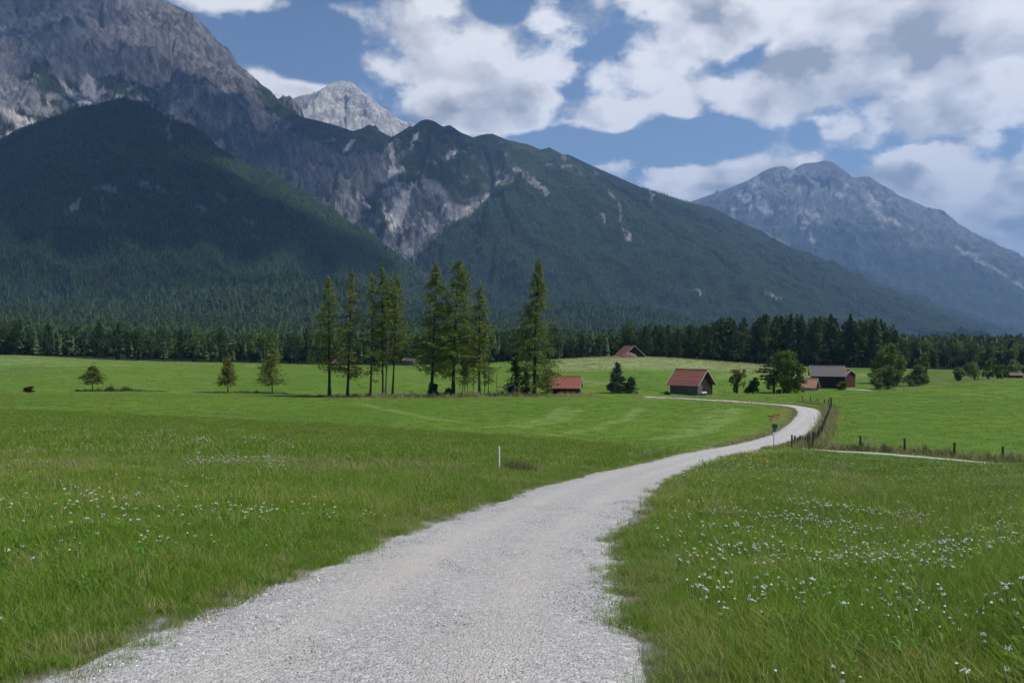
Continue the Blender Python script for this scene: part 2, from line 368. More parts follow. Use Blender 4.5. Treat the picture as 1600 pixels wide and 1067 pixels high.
# terrain shaders: base colour comes from the 'Col' attribute, detail from noise
def ground_mat():
    m, t, out = mat('meadow'); at = t.node('ShaderNodeAttribute', attribute_name='Col'); tc = t.node('ShaderNodeTexCoord'); v = tc.outputs['Object']
    n1 = t.noise(v, 14, 5, .7); n2 = t.noise(v, .9, 6, .65); n3 = t.noise(v, .07, 5, .6)
    n4 = t.noise(v, 3.2, 8, .75)
    c = t.mix(t.ramp(n2, .35, .7, 0, .35), at.outputs[0], t.mix(1, at.outputs[0], (1.35, 1.15, 1.0, 1), 'MULTIPLY'))
    n6 = t.noise(v, 1.6, 10, .85); c = t.mix(t.ramp(n6, .48, .58, 0, .55), c, t.mix(1, c, (1.38, 1.28, 1.5, 1), 'MULTIPLY'))
    c = t.mix(t.ramp(n4, .45, .68, 0, .6), c, t.mix(1, c, (.55, .62, .6, 1), 'MULTIPLY'))
    c = t.mix(t.ramp(n1, .55, .75, 0, .45), c, t.mix(1, c, (1.5, 1.45, 1.5, 1), 'MULTIPLY'))
    c = t.mix(t.ramp(n3, .4, .65, 0, .3), c, t.mix(1, c, (.78, .9, .9, 1), 'MULTIPLY'))
    principled(t, out, c, .9, .1, bump(t, t.m('ADD', n1, t.m('MULTIPLY', n4, 2)), .06)); return m
def gravel_mat():
    m, t, out = mat('gravel'); tc = t.node('ShaderNodeTexCoord'); v = tc.outputs['Object']
    vo = t.node('ShaderNodeTexVoronoi'); vo.inputs['Scale'].default_value = 70; t.put(vo.inputs['Vector'], v)
    vo2 = t.node('ShaderNodeTexVoronoi'); vo2.inputs['Scale'].default_value = 30; t.put(vo2.inputs['Vector'], v)
    sp = t.node('ShaderNodeSeparateColor'); t.put(sp.inputs[0], vo.outputs['Color'])
    sp2 = t.node('ShaderNodeSeparateColor'); t.put(sp2.inputs[0], vo2.outputs['Color'])
    c = t.mix(sp.outputs[0], (.28, .272, .262, 1), (.50, .49, .475, 1))
    c = t.mix(t.ramp(sp2.outputs[0], .82, .95, 0, .5), c, (.66, .64, .61, 1))
    c = t.mix(t.ramp(sp2.outputs[1], .90, .97, 0, .5), c, (.18, .175, .17, 1))
    n = t.noise(v, .45, 6, .6); c = t.mix(t.ramp(n, .45, .72, 0, .40), c, (.40, .36, .31, 1))
    n5 = t.noise(v, 2.2, 6, .7); c = t.mix(t.ramp(n5, .50, .75, 0, .35), c, t.mix(1, c, (.70, .70, .71, 1), 'MULTIPLY'))
    hgt = t.m('ADD', t.m('SUBTRACT', 1, t.m('MULTIPLY', vo.outputs['Distance'], 1.2)), t.m('MULTIPLY', t.m('SUBTRACT', 1, vo2.outputs['Distance']), 1.0))
    tr_ = t.node('ShaderNodeAttribute', attribute_name='Col'); sc_ = t.node('ShaderNodeSeparateColor'); t.put(sc_.inputs[0], tr_.outputs[0]); k_ = t.m('MULTIPLY', sc_.outputs[0], t.ramp(n5, .25, .6)); c = t.mix(t.m('MULTIPLY', k_, .85), c, (.49, .455, .405, 1))
    principled(t, out, c, .88, .2, bump(t, hgt, .010)); return m
def mountain_mat(name, scale, bd, bstr=1.0):
    m, t, out = mat(name); at = t.node('ShaderNodeAttribute', attribute_name='Col'); tc = t.node('ShaderNodeTexCoord'); v = tc.outputs['Object']
    mp = t.node('ShaderNodeMapping'); mp.inputs['Scale'].default_value = (1, 1, .35); t.put(mp.inputs[0], v)
    n = t.noise(mp.outputs[0], scale, 9, .68); n2 = t.noise(mp.outputs[0], scale * 5, 6, .7)
    c = t.mix(t.ramp(n, .38, .62, 0, .85), at.outputs[0], t.mix(1, at.outputs[0], (.50, .52, .56, 1), 'MULTIPLY'))
    c = t.mix(t.ramp(n2, .48, .66, 0, .8), c, t.mix(1, c, (1.55, 1.50, 1.45, 1), 'MULTIPLY'))
    principled(t, out, c, .92, .08, bump(t, t.m('ADD', n, t.m('MULTIPLY', n2, .4)), bd, bstr)); return m

# ---------------------------------------------------------------- ground sheet
th_in = np.arctan((np.linspace(-70, 1670, 760) - 800) / F)
th_out = np.linspace(th_in[-1], 2 * np.pi + th_in[0], 90)[1:-1]
TH = np.concatenate([th_in, th_out]); nth = len(TH)
YS = np.concatenate([[.6], np.geomspace(1.4, 30, 150), np.geomspace(30, 420, 230)[1:], np.geomspace(420, 15000, 90)[1:]])
thg, yg = np.meshgrid(TH, YS)
cosc = np.cos(np.clip(np.where(thg > np.pi, thg - 2 * np.pi, thg), -R(45), R(45)))
rr = yg / np.where(np.abs(np.where(thg > np.pi, thg - 2 * np.pi, thg)) < R(45), cosc, math.cos(R(45)))
gx_ = rr * np.sin(thg); gy_ = rr * np.cos(thg); gzz = gz(gx_, gy_)
gu, gv = uv(gx_, np.where(gy_ > .3, gy_, 1e6), gzz)
front = gy_ > .5
near_path = (gy_ < 150) & front & (np.abs(gx_) < 80)
pd = np.full(gx_.shape, 99.); pd[near_path] = pathd(gx_[near_path], gy_[near_path])
td = np.full(gx_.shape, 99.); mm = near_path & (gy_ > 45) & (gy_ < 75); td[mm] = trackd(gx_[mm], gy_[mm])
gzz -= .03 * sstep(PW + .25, PW - .2, pd)
def yb(u): return np.interp(u, [-400, 0, 500, 700, 900, 1000, 1100, 1200, 1290, 1310, 2000], [90, 88, 80, 72, 62, 56, 50, 50, 59, 60, 56])
def ground_colour(x, y, u, v, pd, td):
    n1 = fbm(x / 7, y / 7, 4, 21); n2 = fbm(x / 40, y / 70, 4, 33); Y = y
    edge = yb(u) + fbm(u / 60, y * 0 + .5, 3, 3) * 1.5
    col = np.empty(x.shape + (3,))
    lush = np.array([.085, .190, .018]); mown = np.array([.112, .198, .024]); pale = np.array([.24, .29, .13]); straw = np.array([.22, .185, .08]); dark = np.array([.020, .036, .012])
    col[:] = lush
    def blend(mask, c):
        nonlocal col
        mk = np.clip(mask, 0, 1)[..., None]; col = col * (1 - mk) + np.asarray(c) * mk
    blend(.35 + n1 * .7, np.array([.085, .118, .030]))
    blend(.5 * sstep(.1, .6, n2), np.array([.10, .135, .035]))
    mownm = sstep(-1, 1, Y - edge); blend(mownm, mown); blend(mownm * np.clip(.25 + n2 * .8, 0, .7), np.array([.078, .160, .020]))
    # seam of taller paler grass along the edge of the uncut meadow
    blend(.55 * np.exp(-((Y - edge + 3) / 4.0) ** 2) * (u < 1150) , np.array([.14, .135, .055]))
    # tractor and rake lines curving through the mown field
    for pl in ([(880, 112, .35), (862, 96, .35), (800, 84, .3), (700, 78, .3)], [(900, 108, .3), (880, 92, .3), (820, 82, .3)], [(1000, 110, .35), (985, 96, .35), (930, 80, .3), (860, 70, .3)],
               [(1150, 106, .4), (1140, 92, .4), (1100, 78, .35), (1030, 66, .3)], [(1120, 106, .3), (1105, 90, .3), (1060, 76, .3)], [(560, 120, .4), (640, 100, .3), (700, 90, .3)]):
        q = [(X(a, b), b, w_) for a, b, w_ in pl]
        blend(.4 * mownm * sstep(1.1, .1, segdist(x, y, q) + fbm(x / 2, y / 2, 2, 8) * .3), np.array([.22, .29, .10]))
    # far field: pale flowering bands below the crest
    nb = fbm(x / 30, y / 8, 4, 44) * 5
    far = sstep(205, 225, Y)
    blend(sstep(578 + 6, 578, v + nb) * sstep(845, 880, u) * sstep(1240, 1200, u) * .85 * far, pale)
    blend(sstep(590, 588, v + nb) * sstep(582, 585, v + nb) * sstep(1080, 1150, u) * .6, pale)
    blend(sstep(573, 571, v + nb * .6) * sstep(1, 60, u + 200) * sstep(520, 400, u) * .35 * far, pale)
    blend(sstep(604, 601, v + nb * .6) * sstep(594, 596, v + nb * .5) * sstep(860, 880, u) * sstep(1010, 960, u) * .45, pale)
    blend(sstep(586, 584, v + nb * .5) * sstep(580, 582, v + nb * .5) * sstep(640, 500, u) * .35, np.array([.15, .13, .06]))
    blend(.45 * sstep(.15, .5, fbm(x / 40, y / 12, 4, 61)) * sstep(150, 165, Y), np.array([.11, .165, .045]))
    blend(sstep(640, 500, u) * sstep(622, 620, v) * sstep(614, 616, v) * .3, np.array([.12, .10, .035]))
    # right field margin band
    ry = np.interp(u, [1380, 1450, 1500, 1600, 2000], [160, 172, 182, 200, 230]); blend(.75 * np.exp(-((Y - ry) / 3.0) ** 2) * (u > 1390), straw * .8)
    blend(sstep(0, 6, Y - ry) * (u > 1390) * .5, np.array([.10, .14, .04]))
    # dry hay strip under the larches and by the huts
    hy = np.interp(u, [430, 560, 800, 930, 960], [139, 134.5, 133.5, 134, 135])
    blend(sstep(3.2, 1.5, np.abs(Y - hy) + n1) * sstep(520, 600, u) * sstep(950, 930, u) * .85, straw)
    blend(sstep(1.2, .5, np.abs(Y - 137)) * sstep(360, 400, u) * sstep(600, 500, u) * .6, dark * 1.6)  # narrow darker band running left from the first larches
    # fence margin
    blend(sstep(3.0, 1.2, np.abs(Y - np.interp(u, [1230, 1290, 1600, 2000], [63, 61.5, 59, 57.5])) + n1 * .8) * (u > 1235) * .8, np.array([.15, .13, .05]))
    blend(sstep(1.0, .0, pd - PW - 1.6 + n1 * .6) * sstep(40, 70, Y) * .5 , np.array([.19, .155, .07]))
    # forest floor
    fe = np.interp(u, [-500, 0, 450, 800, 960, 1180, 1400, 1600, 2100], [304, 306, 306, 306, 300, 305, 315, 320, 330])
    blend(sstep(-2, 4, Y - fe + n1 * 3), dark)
    # worn ground and gravel spill next to the path
    e = pd - PW + fbm(x * .9, y * .9, 4, 71) * .22
    blend(sstep(.55, .1, e) * .8, np.array([.16, .145, .085])); blend(sstep(.10, .0, e + fbm(x * 4, y * 4, 3, 74) * .15), np.array([.34, .33, .32]))
    blend(sstep(.8, .5, td + n1 * .15) * .95, np.array([.34, .33, .31]))
    return col
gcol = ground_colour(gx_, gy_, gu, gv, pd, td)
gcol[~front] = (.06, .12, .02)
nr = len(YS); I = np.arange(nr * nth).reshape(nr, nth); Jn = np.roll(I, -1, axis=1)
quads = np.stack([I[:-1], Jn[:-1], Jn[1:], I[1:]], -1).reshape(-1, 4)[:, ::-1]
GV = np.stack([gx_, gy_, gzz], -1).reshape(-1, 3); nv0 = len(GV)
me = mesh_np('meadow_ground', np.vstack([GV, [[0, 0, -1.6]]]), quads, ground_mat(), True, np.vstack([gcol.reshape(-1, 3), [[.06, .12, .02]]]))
ground = link('meadow_ground', me); tag(ground, kind='structure')
gc = MB(); ring = [tuple(GV[i]) for i in range(nth)]
gc.add(ring + [(0, 0, -1.6)], [(i, (i + 1) % nth, nth)[::-1] for i in range(nth)])
o = gc.build('ground_underfoot', M['earth']); tag(o, kind='structure')

# ---------------------------------------------------------------- gravel path and side track
def ribbon(name, L, w, lift, m, cols=13, jag=.18, fade=None):
    d = np.gradient(L, axis=0); d /= np.linalg.norm(d, axis=1)[:, None] + 1e-9; nrm = np.stack([d[:, 1], -d[:, 0]], 1)
    s = np.concatenate([[0], np.cumsum(np.linalg.norm(np.diff(L, axis=0), axis=1))])
    ww = np.full(len(L), w)
    if fade: ww *= np.clip((s[-1] - s) / fade, .15, 1)
    wr = ww + fbm(s * .9, s * 0 + .3, 5, 81, .6) * jag; wl = ww + fbm(s * .9, s * 0 + 7.3, 5, 82, .6) * jag
    tt = np.linspace(-1, 1, cols); off = np.where(tt[None] < 0, tt[None] * wl[:, None], tt[None] * wr[:, None])
    x = L[:, 0, None] + nrm[:, 0, None] * off; y = L[:, 1, None] + nrm[:, 1, None] * off
    z = gz(x, y) + lift - .035 * np.abs(tt[None]) ** 6 + fbm(x * 1.2, y * 1.2, 3, 91) * .008
    I = np.arange(x.size).reshape(x.shape)
    q = np.stack([I[:-1, :-1], I[:-1, 1:], I[1:, 1:], I[1:, :-1]], -1).reshape(-1, 4)
    o = link(name, mesh_np(name, np.stack([x, y, z], -1).reshape(-1, 3), q[:, ::-1], m, True, np.repeat((np.exp(-((np.abs(tt[None] + 0 * x) - .42) / .19) ** 2) * (.75 + .35 * np.clip(fbm(x / 2, y / 2, 3, 95), -1, 1))).clip(0, 1).reshape(-1, 1), 3, 1))); tag(o, kind='structure'); return o
gm = gravel_mat()
PLf = smooth_line(PC, .22)
ribbon('gravel_path', PLf, PW, .022, gm, 21, .10, fade=14)
ribbon('gravel_track', TL, .55, .03, gm, 7, .12)
FT = smooth_line(np.array([(X(1322, 163), 163), (X(1338, 163), 163), (X(1352, 161), 161), (X(1364, 160), 160)]), .7)
ribbon('farm_track', FT, 1.6, .03, gm, 5, .2)

# ---------------------------------------------------------------- mountains
def build_mountain(name, spine, spurs, mat_, nu, ny, front_d, back_d, gul=(130, 60), iso=(300, 45), urange=None, paint=None, conc=.25, floor=-40, seed=0, fine=6, warp=40):
    """terrain under a crest line: falls away from the crest and its spurs, cut by gullies"""
    sp = np.array([(X(u, Y), Y, (533.5 - v) / F * Y, s) for (u, v, Y, s) in spine])
    su = np.array([a[0] for a in spine]); sY = np.array([a[2] for a in spine])
    lines = [sp] + [np.array([(X(u, Y), Y, (533.5 - v) / F * Y, s) for (u, v, Y, s) in L]) for L in spurs]
    u0, u1 = urange or (su[0], su[-1])
    U = np.linspace(u0, u1, nu); r = np.linspace(0, 1, ny)
    Uc, Rr = np.meshgrid(U, r); Ys = np.interp(Uc, su, sY)
    fd = np.interp(Uc, *front_d) if isinstance(front_d, tuple) else front_d
    Y = Ys - fd + Rr * (fd + back_d)
    x = X(Uc, Y); y = Y
    wx = x + fbm(x / 420, y / 420, 4, seed + 1) * warp; wy = y + fbm(x / 420 + 9, y / 420, 4, seed + 2) * warp
    dsp = np.full(x.shape, 1e9)
    best = np.full(x.shape, -1e9); bd = np.zeros(x.shape); bt = np.zeros(x.shape); arc = 0
    for li, L in enumerate(lines):
        arc += 1000
        for a, b in zip(L[:-1], L[1:]):
            ex, ey = b[0] - a[0], b[1] - a[1]; l2 = ex * ex + ey * ey; l = math.sqrt(l2)
            k = sstep(0, 160, dsp) if li == 0 else 1
            s = np.clip(((wx - a[0]) * ex + (wy - a[1]) * ey) / l2, 0, 1)
            d = np.hypot(wx - a[0] - s * ex, wy - a[1] - s * ey)
            if li == 0:
                s0 = np.clip(((x - a[0]) * ex + (y - a[1]) * ey) / l2, 0, 1)
                d0 = np.hypot(x - a[0] - s0 * ex, y - a[1] - s0 * ey); dsp = np.minimum(dsp, d0)
                mixk = sstep(0, 200, d0); d = d0 * (1 - mixk) + d * mixk; s = s0 * (1 - mixk) + s * mixk
            sl = a[3] + (b[3] - a[3]) * s
            hgt = a[2] + (b[2] - a[2]) * s - sl * d * (1 - conc * d / (d + 900))
            up = hgt > best; best = np.where(up, hgt, best); bd = np.where(up, d, bd); bt = np.where(up, arc + s * l, bt)
            arc += l
    amp = sstep(0, 260, dsp) * (np.interp(Uc, [690, 860], [1, .33]) if name == 'rocky_massif' else np.interp(Uc, [1330, 1480], [1, .3]) if name == 'far_mountain' else 1); ampf = .05 + .95 * sstep(0, 110, dsp)
    z = best + (ridged(bt / gul[0], bd / (gul[0] * 5), 4, seed + 5) - .7) * gul[1] * amp * sstep(10, 150, bd)
    z += (ridged(wx / iso[0], wy / iso[0], 6, seed + 7) - .8) * iso[1] * amp
    z += (ridged(x / 42, y / 42, 4, seed + 8) - .6) * fine * ampf * (np.interp(Uc, [690, 860], [1, .4]) if name == 'rocky_massif' else 1)
    z = np.maximum(z, floor)
    uu, vv = uv(x, y, z)
    # slope from neighbours
    gyz = np.gradient(z, axis=0) / (np.gradient(y, axis=0) + 1e-6); gxz = (np.gradient(z, axis=1) / (np.gradient(x, axis=1) + 1e-6))
    slope = np.hypot(gxz, gyz)
    col, forest = paint(x, y, z, uu, vv, slope, Uc, Ys, dsp)
    I = np.arange(x.size).reshape(x.shape)
    q = np.stack([I[:-1, :-1], I[:-1, 1:], I[1:, 1:], I[1:, :-1]], -1).reshape(-1, 4)
    o = link(name, mesh_np(name, np.stack([x, y, z], -1).reshape(-1, 3), q, mat_, True, col.reshape(-1, 3)))
    tag(o, kind='structure')
    return dict(o=o, x=x, y=y, z=z, forest=forest, u=uu, v=vv, slope=slope)

ROCK = np.array([.165, .167, .176]); ROCKD = np.array([.074, .077, .086]); PALE = np.array([.36, .35, .34]); SCREE = np.array([.60, .565, .53])
SCRUB = np.array([.030, .048, .022]); FLOOR = np.array([.016, .030, .014]); TURF = np.array([.050, .080, .026])
def warpuv(u, v, a, sc, seed):
    return u + fbm(u / sc, v / sc, 4, seed) * a, v + fbm(u / sc + 5, v / sc + 8, 4, seed + 3) * a
def paintA(x, y, z, u, v, slope, Uc, Ys, dsp):
    n = fbm(x / 180, z / 120, 5, 101); n2 = fbm(x / 50, z / 35, 4, 103); n3 = fbm(x / 25 + z / 40, z / 90, 4, 107)
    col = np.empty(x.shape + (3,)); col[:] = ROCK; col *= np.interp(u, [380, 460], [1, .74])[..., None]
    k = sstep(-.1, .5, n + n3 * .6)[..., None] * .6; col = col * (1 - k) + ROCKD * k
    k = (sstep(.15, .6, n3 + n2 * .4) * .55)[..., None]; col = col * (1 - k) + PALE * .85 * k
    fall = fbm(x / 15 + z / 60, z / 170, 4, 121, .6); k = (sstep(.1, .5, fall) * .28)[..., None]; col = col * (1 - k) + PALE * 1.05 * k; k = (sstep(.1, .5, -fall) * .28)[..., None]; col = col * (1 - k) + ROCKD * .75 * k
    a, b = warpuv(u, v, 9, 28, 7); a2, b2 = warpuv(u, v, 5, 10, 9)
    wob = fbm(x / 500, z / 500, 2, 111) * 45; brk = .35 + .65 * sstep(-.3, .4, fbm(x / 140, z / 140, 3, 119))
    st1 = fbm((x * .80 - z * .60) / 260, (x * .60 + z * .80 + wob) / 14, 5, 113, .65) ; st2 = fbm((x * .35 - z * .94) / 200, (x * .94 + z * .35 + wob) / 20, 4, 117)
    sta = np.where(u < 400, st1, st2 * .8)
    k = (sstep(-.05, .45, sta) * .42 * brk)[..., None]; col = col * (1 - k) + ROCKD * .8 * k
    k = (sstep(.05, .5, -sta) * .42 * brk)[..., None]; col = col * (1 - k) + PALE * .82 * k
    forest = inpoly(a2, b2, [(600, 425), (640, 412), (700, 351), (772, 296), (800, 285), (870, 262), (1000, 298), (1090, 318), (1720, 540), (1720, 700), (560, 700), (600, 430)])
    forest |= (u > 1000) | (inpoly(a2, b2, [(400, 290), (470, 345), (560, 400), (640, 450), (640, 600), (300, 600)]))
    scrub = np.zeros(x.shape, bool)
    for pl in ([(395, 133), (420, 138), (470, 175), (560, 198), (580, 188), (602, 225), (596, 245), (560, 240), (540, 238), (500, 222), (470, 212), (440, 190), (420, 160)],
               [(612, 205), (665, 180), (800, 205), (900, 240), (1020, 300), (870, 300), (800, 290), (775, 290), (735, 318), (715, 325), (700, 300), (690, 288), (665, 278), (655, 295), (640, 290), (632, 250), (645, 222), (625, 240)],
               [(572, 305), (600, 325), (608, 350), (596, 372), (572, 352), (560, 330)], [(630, 235), (640, 270), (636, 292), (622, 270)],
               [(500, 245), (520, 260), (515, 272), (500, 262)], [(560, 350), (600, 385), (622, 402), (600, 400), (565, 370)],
               [(55, 92), (88, 120), (120, 152), (132, 172), (115, 186), (60, 225), (20, 250), (0, 290), (-80, 300), (-20, 190), (20, 175), (60, 178), (68, 160), (60, 140), (48, 120)],
               [(105, 128), (122, 128), (124, 142), (112, 140)], [(148, 125), (185, 118), (215, 128), (250, 150), (170, 155), (152, 148)]):
        scrub |= inpoly(a, b, pl)
    scrub &= (n2 + n * .5 < .50) | (dsp < 60)
    scrub |= (u > 400) & (dsp < 70) & (n2 > -.5)
    sm = scrub[..., None] * .92; col = col * (1 - sm) + (SCRUB * (1 + .5 * n2[..., None])) * sm
    fm = forest[..., None] * 1.0; col = col * (1 - fm) + (FLOOR * (1.1 + .5 * n2[..., None])) * fm
    # pale cliffs of the ravine
    pc = inpoly(a2, b2, [(662, 281), (684, 282), (697, 302), (708, 326), (716, 341), (697, 352), (680, 362), (664, 378), (631, 412), (610, 398), (645, 366), (640, 340), (662, 326), (677, 318), (664, 300)])
    k = (pc * sstep(-.15, .35, n3 + n2 * .6 + fall * .5) * .7)[..., None]; col = col * (1 - k) + PALE * k
    k2 = inpoly(a, b, [(20, 110), (60, 120), (60, 150), (75, 160), (90, 150), (110, 165), (70, 185), (40, 180), (0, 150), (-40, 130)])
    k = (k2 * sstep(-.2, .2, n3) * .75)[..., None]; col = col * (1 - k) + PALE * .9 * k
    for pl in ([(662, 282, 6), (690, 300, 6), (705, 330, 4)], [(713, 341, 4), (738, 326, 4), (760, 308, 2.5), (779, 284, 1.6)], [(805, 262, 2), (829, 282, 3), (854, 300, 4)],
               [(952, 298, 1.2), (960, 308, 1.6), (967, 321, 2), (969, 338, 1.5), (973, 354, 2), (985, 379, 2)], [(940, 330, 1.5), (944, 346, 2)], [(1016, 301, 1.6), (1019, 312, 2), (1021, 321, 1.5)],
               [(1081, 452, 1), (1100, 460, 1.6)], [(1200, 455, 1), (1204, 461, 2), (1218, 467, 1.4)], [(1078, 358, 2), (1080, 361, 2)], [(200, 140, 2), (215, 135, 2)]):
        k = (sstep(.9, -1.0, segdist(a2, b2, pl) + n2 * 1.8) * (.9 if pl[0][0] < 800 else .62))[..., None]; col = col * (1 - k) + PALE * k
        forest &= ~(k[..., 0] > .3)
    scr = []
    for pl in ([(137, 124, 7), (140, 140, 11), (142, 152, 12), (132, 170, 6), (126, 180, 2)], [(97, 130, 2), (112, 146, 5), (130, 158, 8)], [(150, 150, 4), (165, 140, 2)],
               [(-20, 150, 6), (6, 172, 6), (28, 190, 7), (44, 197, 9), (24, 215, 12), (0, 232, 11), (-40, 245, 12)], [(-10, 268, 4), (18, 250, 1)], [(48, 222, 2), (66, 216, 1)],
               [(611, 226, 1), (614, 248, 3), (614, 268, 5), (622, 290, 4), (630, 304, 3)], [(597, 256, 2), (607, 265, 4), (615, 275, 5)], [(628, 262, 3), (620, 275, 4)],
               [(649, 287, 1), (638, 298, 2), (628, 308, 2.4)], [(641, 300, 2.5), (634, 316, 6), (622, 328, 7), (612, 340, 5)], [(616, 302, 1.5), (619, 316, 2.5), (614, 330, 4), (609, 342, 2)],
               [(634, 325, 4), (622, 345, 6), (612, 356, 4)], [(557, 303, 1.4), (577, 322, 2)], [(594, 322, 1), (607, 340, 2)], [(653, 208, 1), (646, 222, 2), (642, 232, 1)], [(549, 222, 4), (540, 235, 1)],
               [(0, 46, 2), (8, 44, 2)], [(700, 245, 4), (712, 235, 3)]):
        k = (sstep(1.6, -.6, segdist(a2, b2, pl) + n2 * .8) * .92)[..., None]; col = col * (1 - k) + SCREE * (1 + .08 * n3[..., None]) * k
        forest &= ~(k[..., 0] > .3)
    # smooth turf lines on the spurs
    k = (((u > 700) & (v < 330)) * sstep(.15, .55, n) * .6)[..., None] * (1 - fm * .7); col = col * (1 - k) + TURF * .8 * k
    return col, forest & (z > 20)
spA = [(-260, -150, 3900, 1.15), (0, -105, 3900, 1.15), (120, -62, 3870, 1.15), (250, -2, 3830, 1.15), (300, 20, 3800, 1.15), (318, 38, 3790, 1.15), (345, 70, 3760, 1.15), (362, 94, 3740, 1.15), (385, 110, 3710, 1.1), (398, 128, 3690, 1.1),
       (412, 140, 3660, 1.05), (440, 162, 3600, 1.0), (470, 182, 3560, .95), (520, 194, 3520, .95), (552, 205, 3500, .95), (566, 200, 3490, .95), (578, 194, 3480, .95), (592, 204, 3470, .95), (612, 214, 3450, .95), (628, 205, 3430, .9),
       (640, 197, 3420, .9), (648, 198, 3410, .9), (657, 189, 3400, .9), (666, 186, 3400, .9), (680, 190, 3400, .88), (692, 198, 3410, .88), (702, 195, 3420, .86), (722, 208, 3440, .84), (740, 215, 3460, .8), (754, 210, 3470, .8), (770, 209, 3480, .8),
       (790, 218, 3510, .78), (826, 226, 3560, .76), (845, 234, 3580, .76), (858, 230, 3600, .75), (880, 242, 3640, .74), (887, 241, 3650, .74), (925, 259, 3720, .72), (1000, 292, 3880, .70), (1080, 318, 4100, .66), (1110, 325, 4200, .64), (1150, 346, 4350, .62), (1250, 397, 4700, .58), (1330, 427, 5000, .55),
       (1400, 451, 5300, .5), (1480, 481, 5600, .48), (1560, 507, 5900, .45), (1680, 532, 6300, .42)]
spursA = [[(795, 220, 3510, .8), (800, 262, 3300, .8), (778, 292, 3120, .78), (740, 325, 2960, .75), (700, 352, 2800, .72), (640, 408, 2520, .7), (600, 440, 2380, .7)],
          [(578, 194, 3480, 1.1), (586, 240, 3330, 1.1), (560, 300, 3130, 1.1), (590, 350, 2900, 1.1), (612, 392, 2700, 1.1)],
          [(666, 187, 3400, 1.1), (668, 240, 3230, 1.1), (655, 285, 3070, 1.15), (690, 320, 2920, 1.1), (660, 365, 2760, 1.1)],
          [(850, 233, 3590, .8), (868, 300, 3300, .75), (930, 362, 3080, .7), (1010, 430, 2850, .62), (1110, 490, 2600, .55)],
          [(1000, 292, 3880, .7), (1060, 370, 3600, .66), (1150, 440, 3350, .6), (1260, 495, 3100, .55)], [(1080, 318, 4100, .66), (1200, 420, 3850, .6), (1330, 480, 3600, .55), (1450, 510, 3400, .5)],
          [(412, 140, 3660, 1.2), (440, 220, 3400, 1.15), (480, 300, 3100, 1.1), (530, 350, 2850, 1.1)], [(500, 192, 3530, 1.2), (510, 260, 3300, 1.2), (550, 330, 3000, 1.2)],
          [(-120, 0, 3400, 1.1), (0, 58, 3330, 1.1), (48, 92, 3270, 1.1), (82, 122, 3200, 1.1), (108, 150, 3120, 1.1), (126, 172, 3040, 1.0)],
          [(0, 60, 3320, 1.1), (40, 120, 3130, 1.0), (60, 180, 2950, 1.0)], [(205, 115, 3300, 1.0), (195, 128, 3100, .9), (190, 150, 2900, .9)],
          [(300, 20, 3800, 1.25), (290, 100, 3520, 1.2), (300, 180, 3200, 1.2), (360, 260, 2900, 1.1)], [(180, -35, 3850, 1.3), (165, 60, 3500, 1.2)], [(60, -85, 3880, 1.3), (55, 20, 3560, 1.2)]]
mtA = mountain_mat('limestone_massif', .030, 20)
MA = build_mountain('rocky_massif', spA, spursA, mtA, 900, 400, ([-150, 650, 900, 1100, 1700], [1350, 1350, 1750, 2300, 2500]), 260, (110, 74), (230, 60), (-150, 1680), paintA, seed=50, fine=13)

def paintB(x, y, z, u, v, slope, Uc, Ys, dsp):
    n = fbm(x / 160, z / 110, 5, 201); n2 = fbm(x / 45, z / 30, 4, 203)
    col = np.empty(x.shape + (3,)); col[:] = FLOOR; col = col * (1.1 + .6 * n2[..., None])
    forest = np.ones(x.shape, bool)
    a2, b2 = warpuv(u, v, 8, 14, 19)
    k = np.zeros(x.shape)
    for pl in ([(238, 160, 3), (262, 182, 3), (290, 190, 3)], [(262, 195, 2), (266, 215, 3)], [(150, 292, 2), (180, 300, 4)], [(225, 290, 4), (255, 300, 4)], [(105, 330, 1), (120, 318, 3)], [(310, 320, 3), (322, 330, 2)], [(165, 315, 2), (160, 325, 3)],
               [(390, 345, 2), (396, 355, 1)], [(262, 375, 2), (270, 372, 1)], [(345, 305, 2), (350, 312, 2)]):
        k = np.maximum(k, sstep(3, -1, segdist(a2, b2, pl) + n2 * 3.5))
    k = k * .6; forest &= k < .35
    col = col * (1 - k[..., None]) + PALE * .9 * k[..., None]
    return col, forest
spB = [(-330, 450, 2200, .6), (-100, 350, 2350, .62), (0, 290, 2430, .64), (40, 250, 2470, .65), (100, 204, 2520, .66), (150, 168, 2550, .68), (190, 157, 2550, .68), (235, 161, 2520, .68), (270, 195, 2480, .66), (330, 240, 2420, .64), (420, 301, 2340, .62), (500, 353, 2270, .6),
       (580, 401, 2190, .58), (660, 448, 2110, .55), (740, 490, 2020, .5)]
spursB = [[(190, 151, 2550, .68), (225, 260, 2250, .64), (290, 360, 1950, .58), (330, 430, 1700, .5)], [(0, 292, 2430, .64), (20, 370, 2100, .6), (60, 440, 1800, .5)], [(420, 301, 2340, .62), (460, 380, 2120, .58), (520, 440, 1900, .5)]]
mtB = mountain_mat('forest_floor', .02, 5)
MBm = build_mountain('forested_hill', spB, spursB, mtB, 520, 210, 1250, 150, (150, 26), (260, 34), None, paintB, seed=80, fine=3)
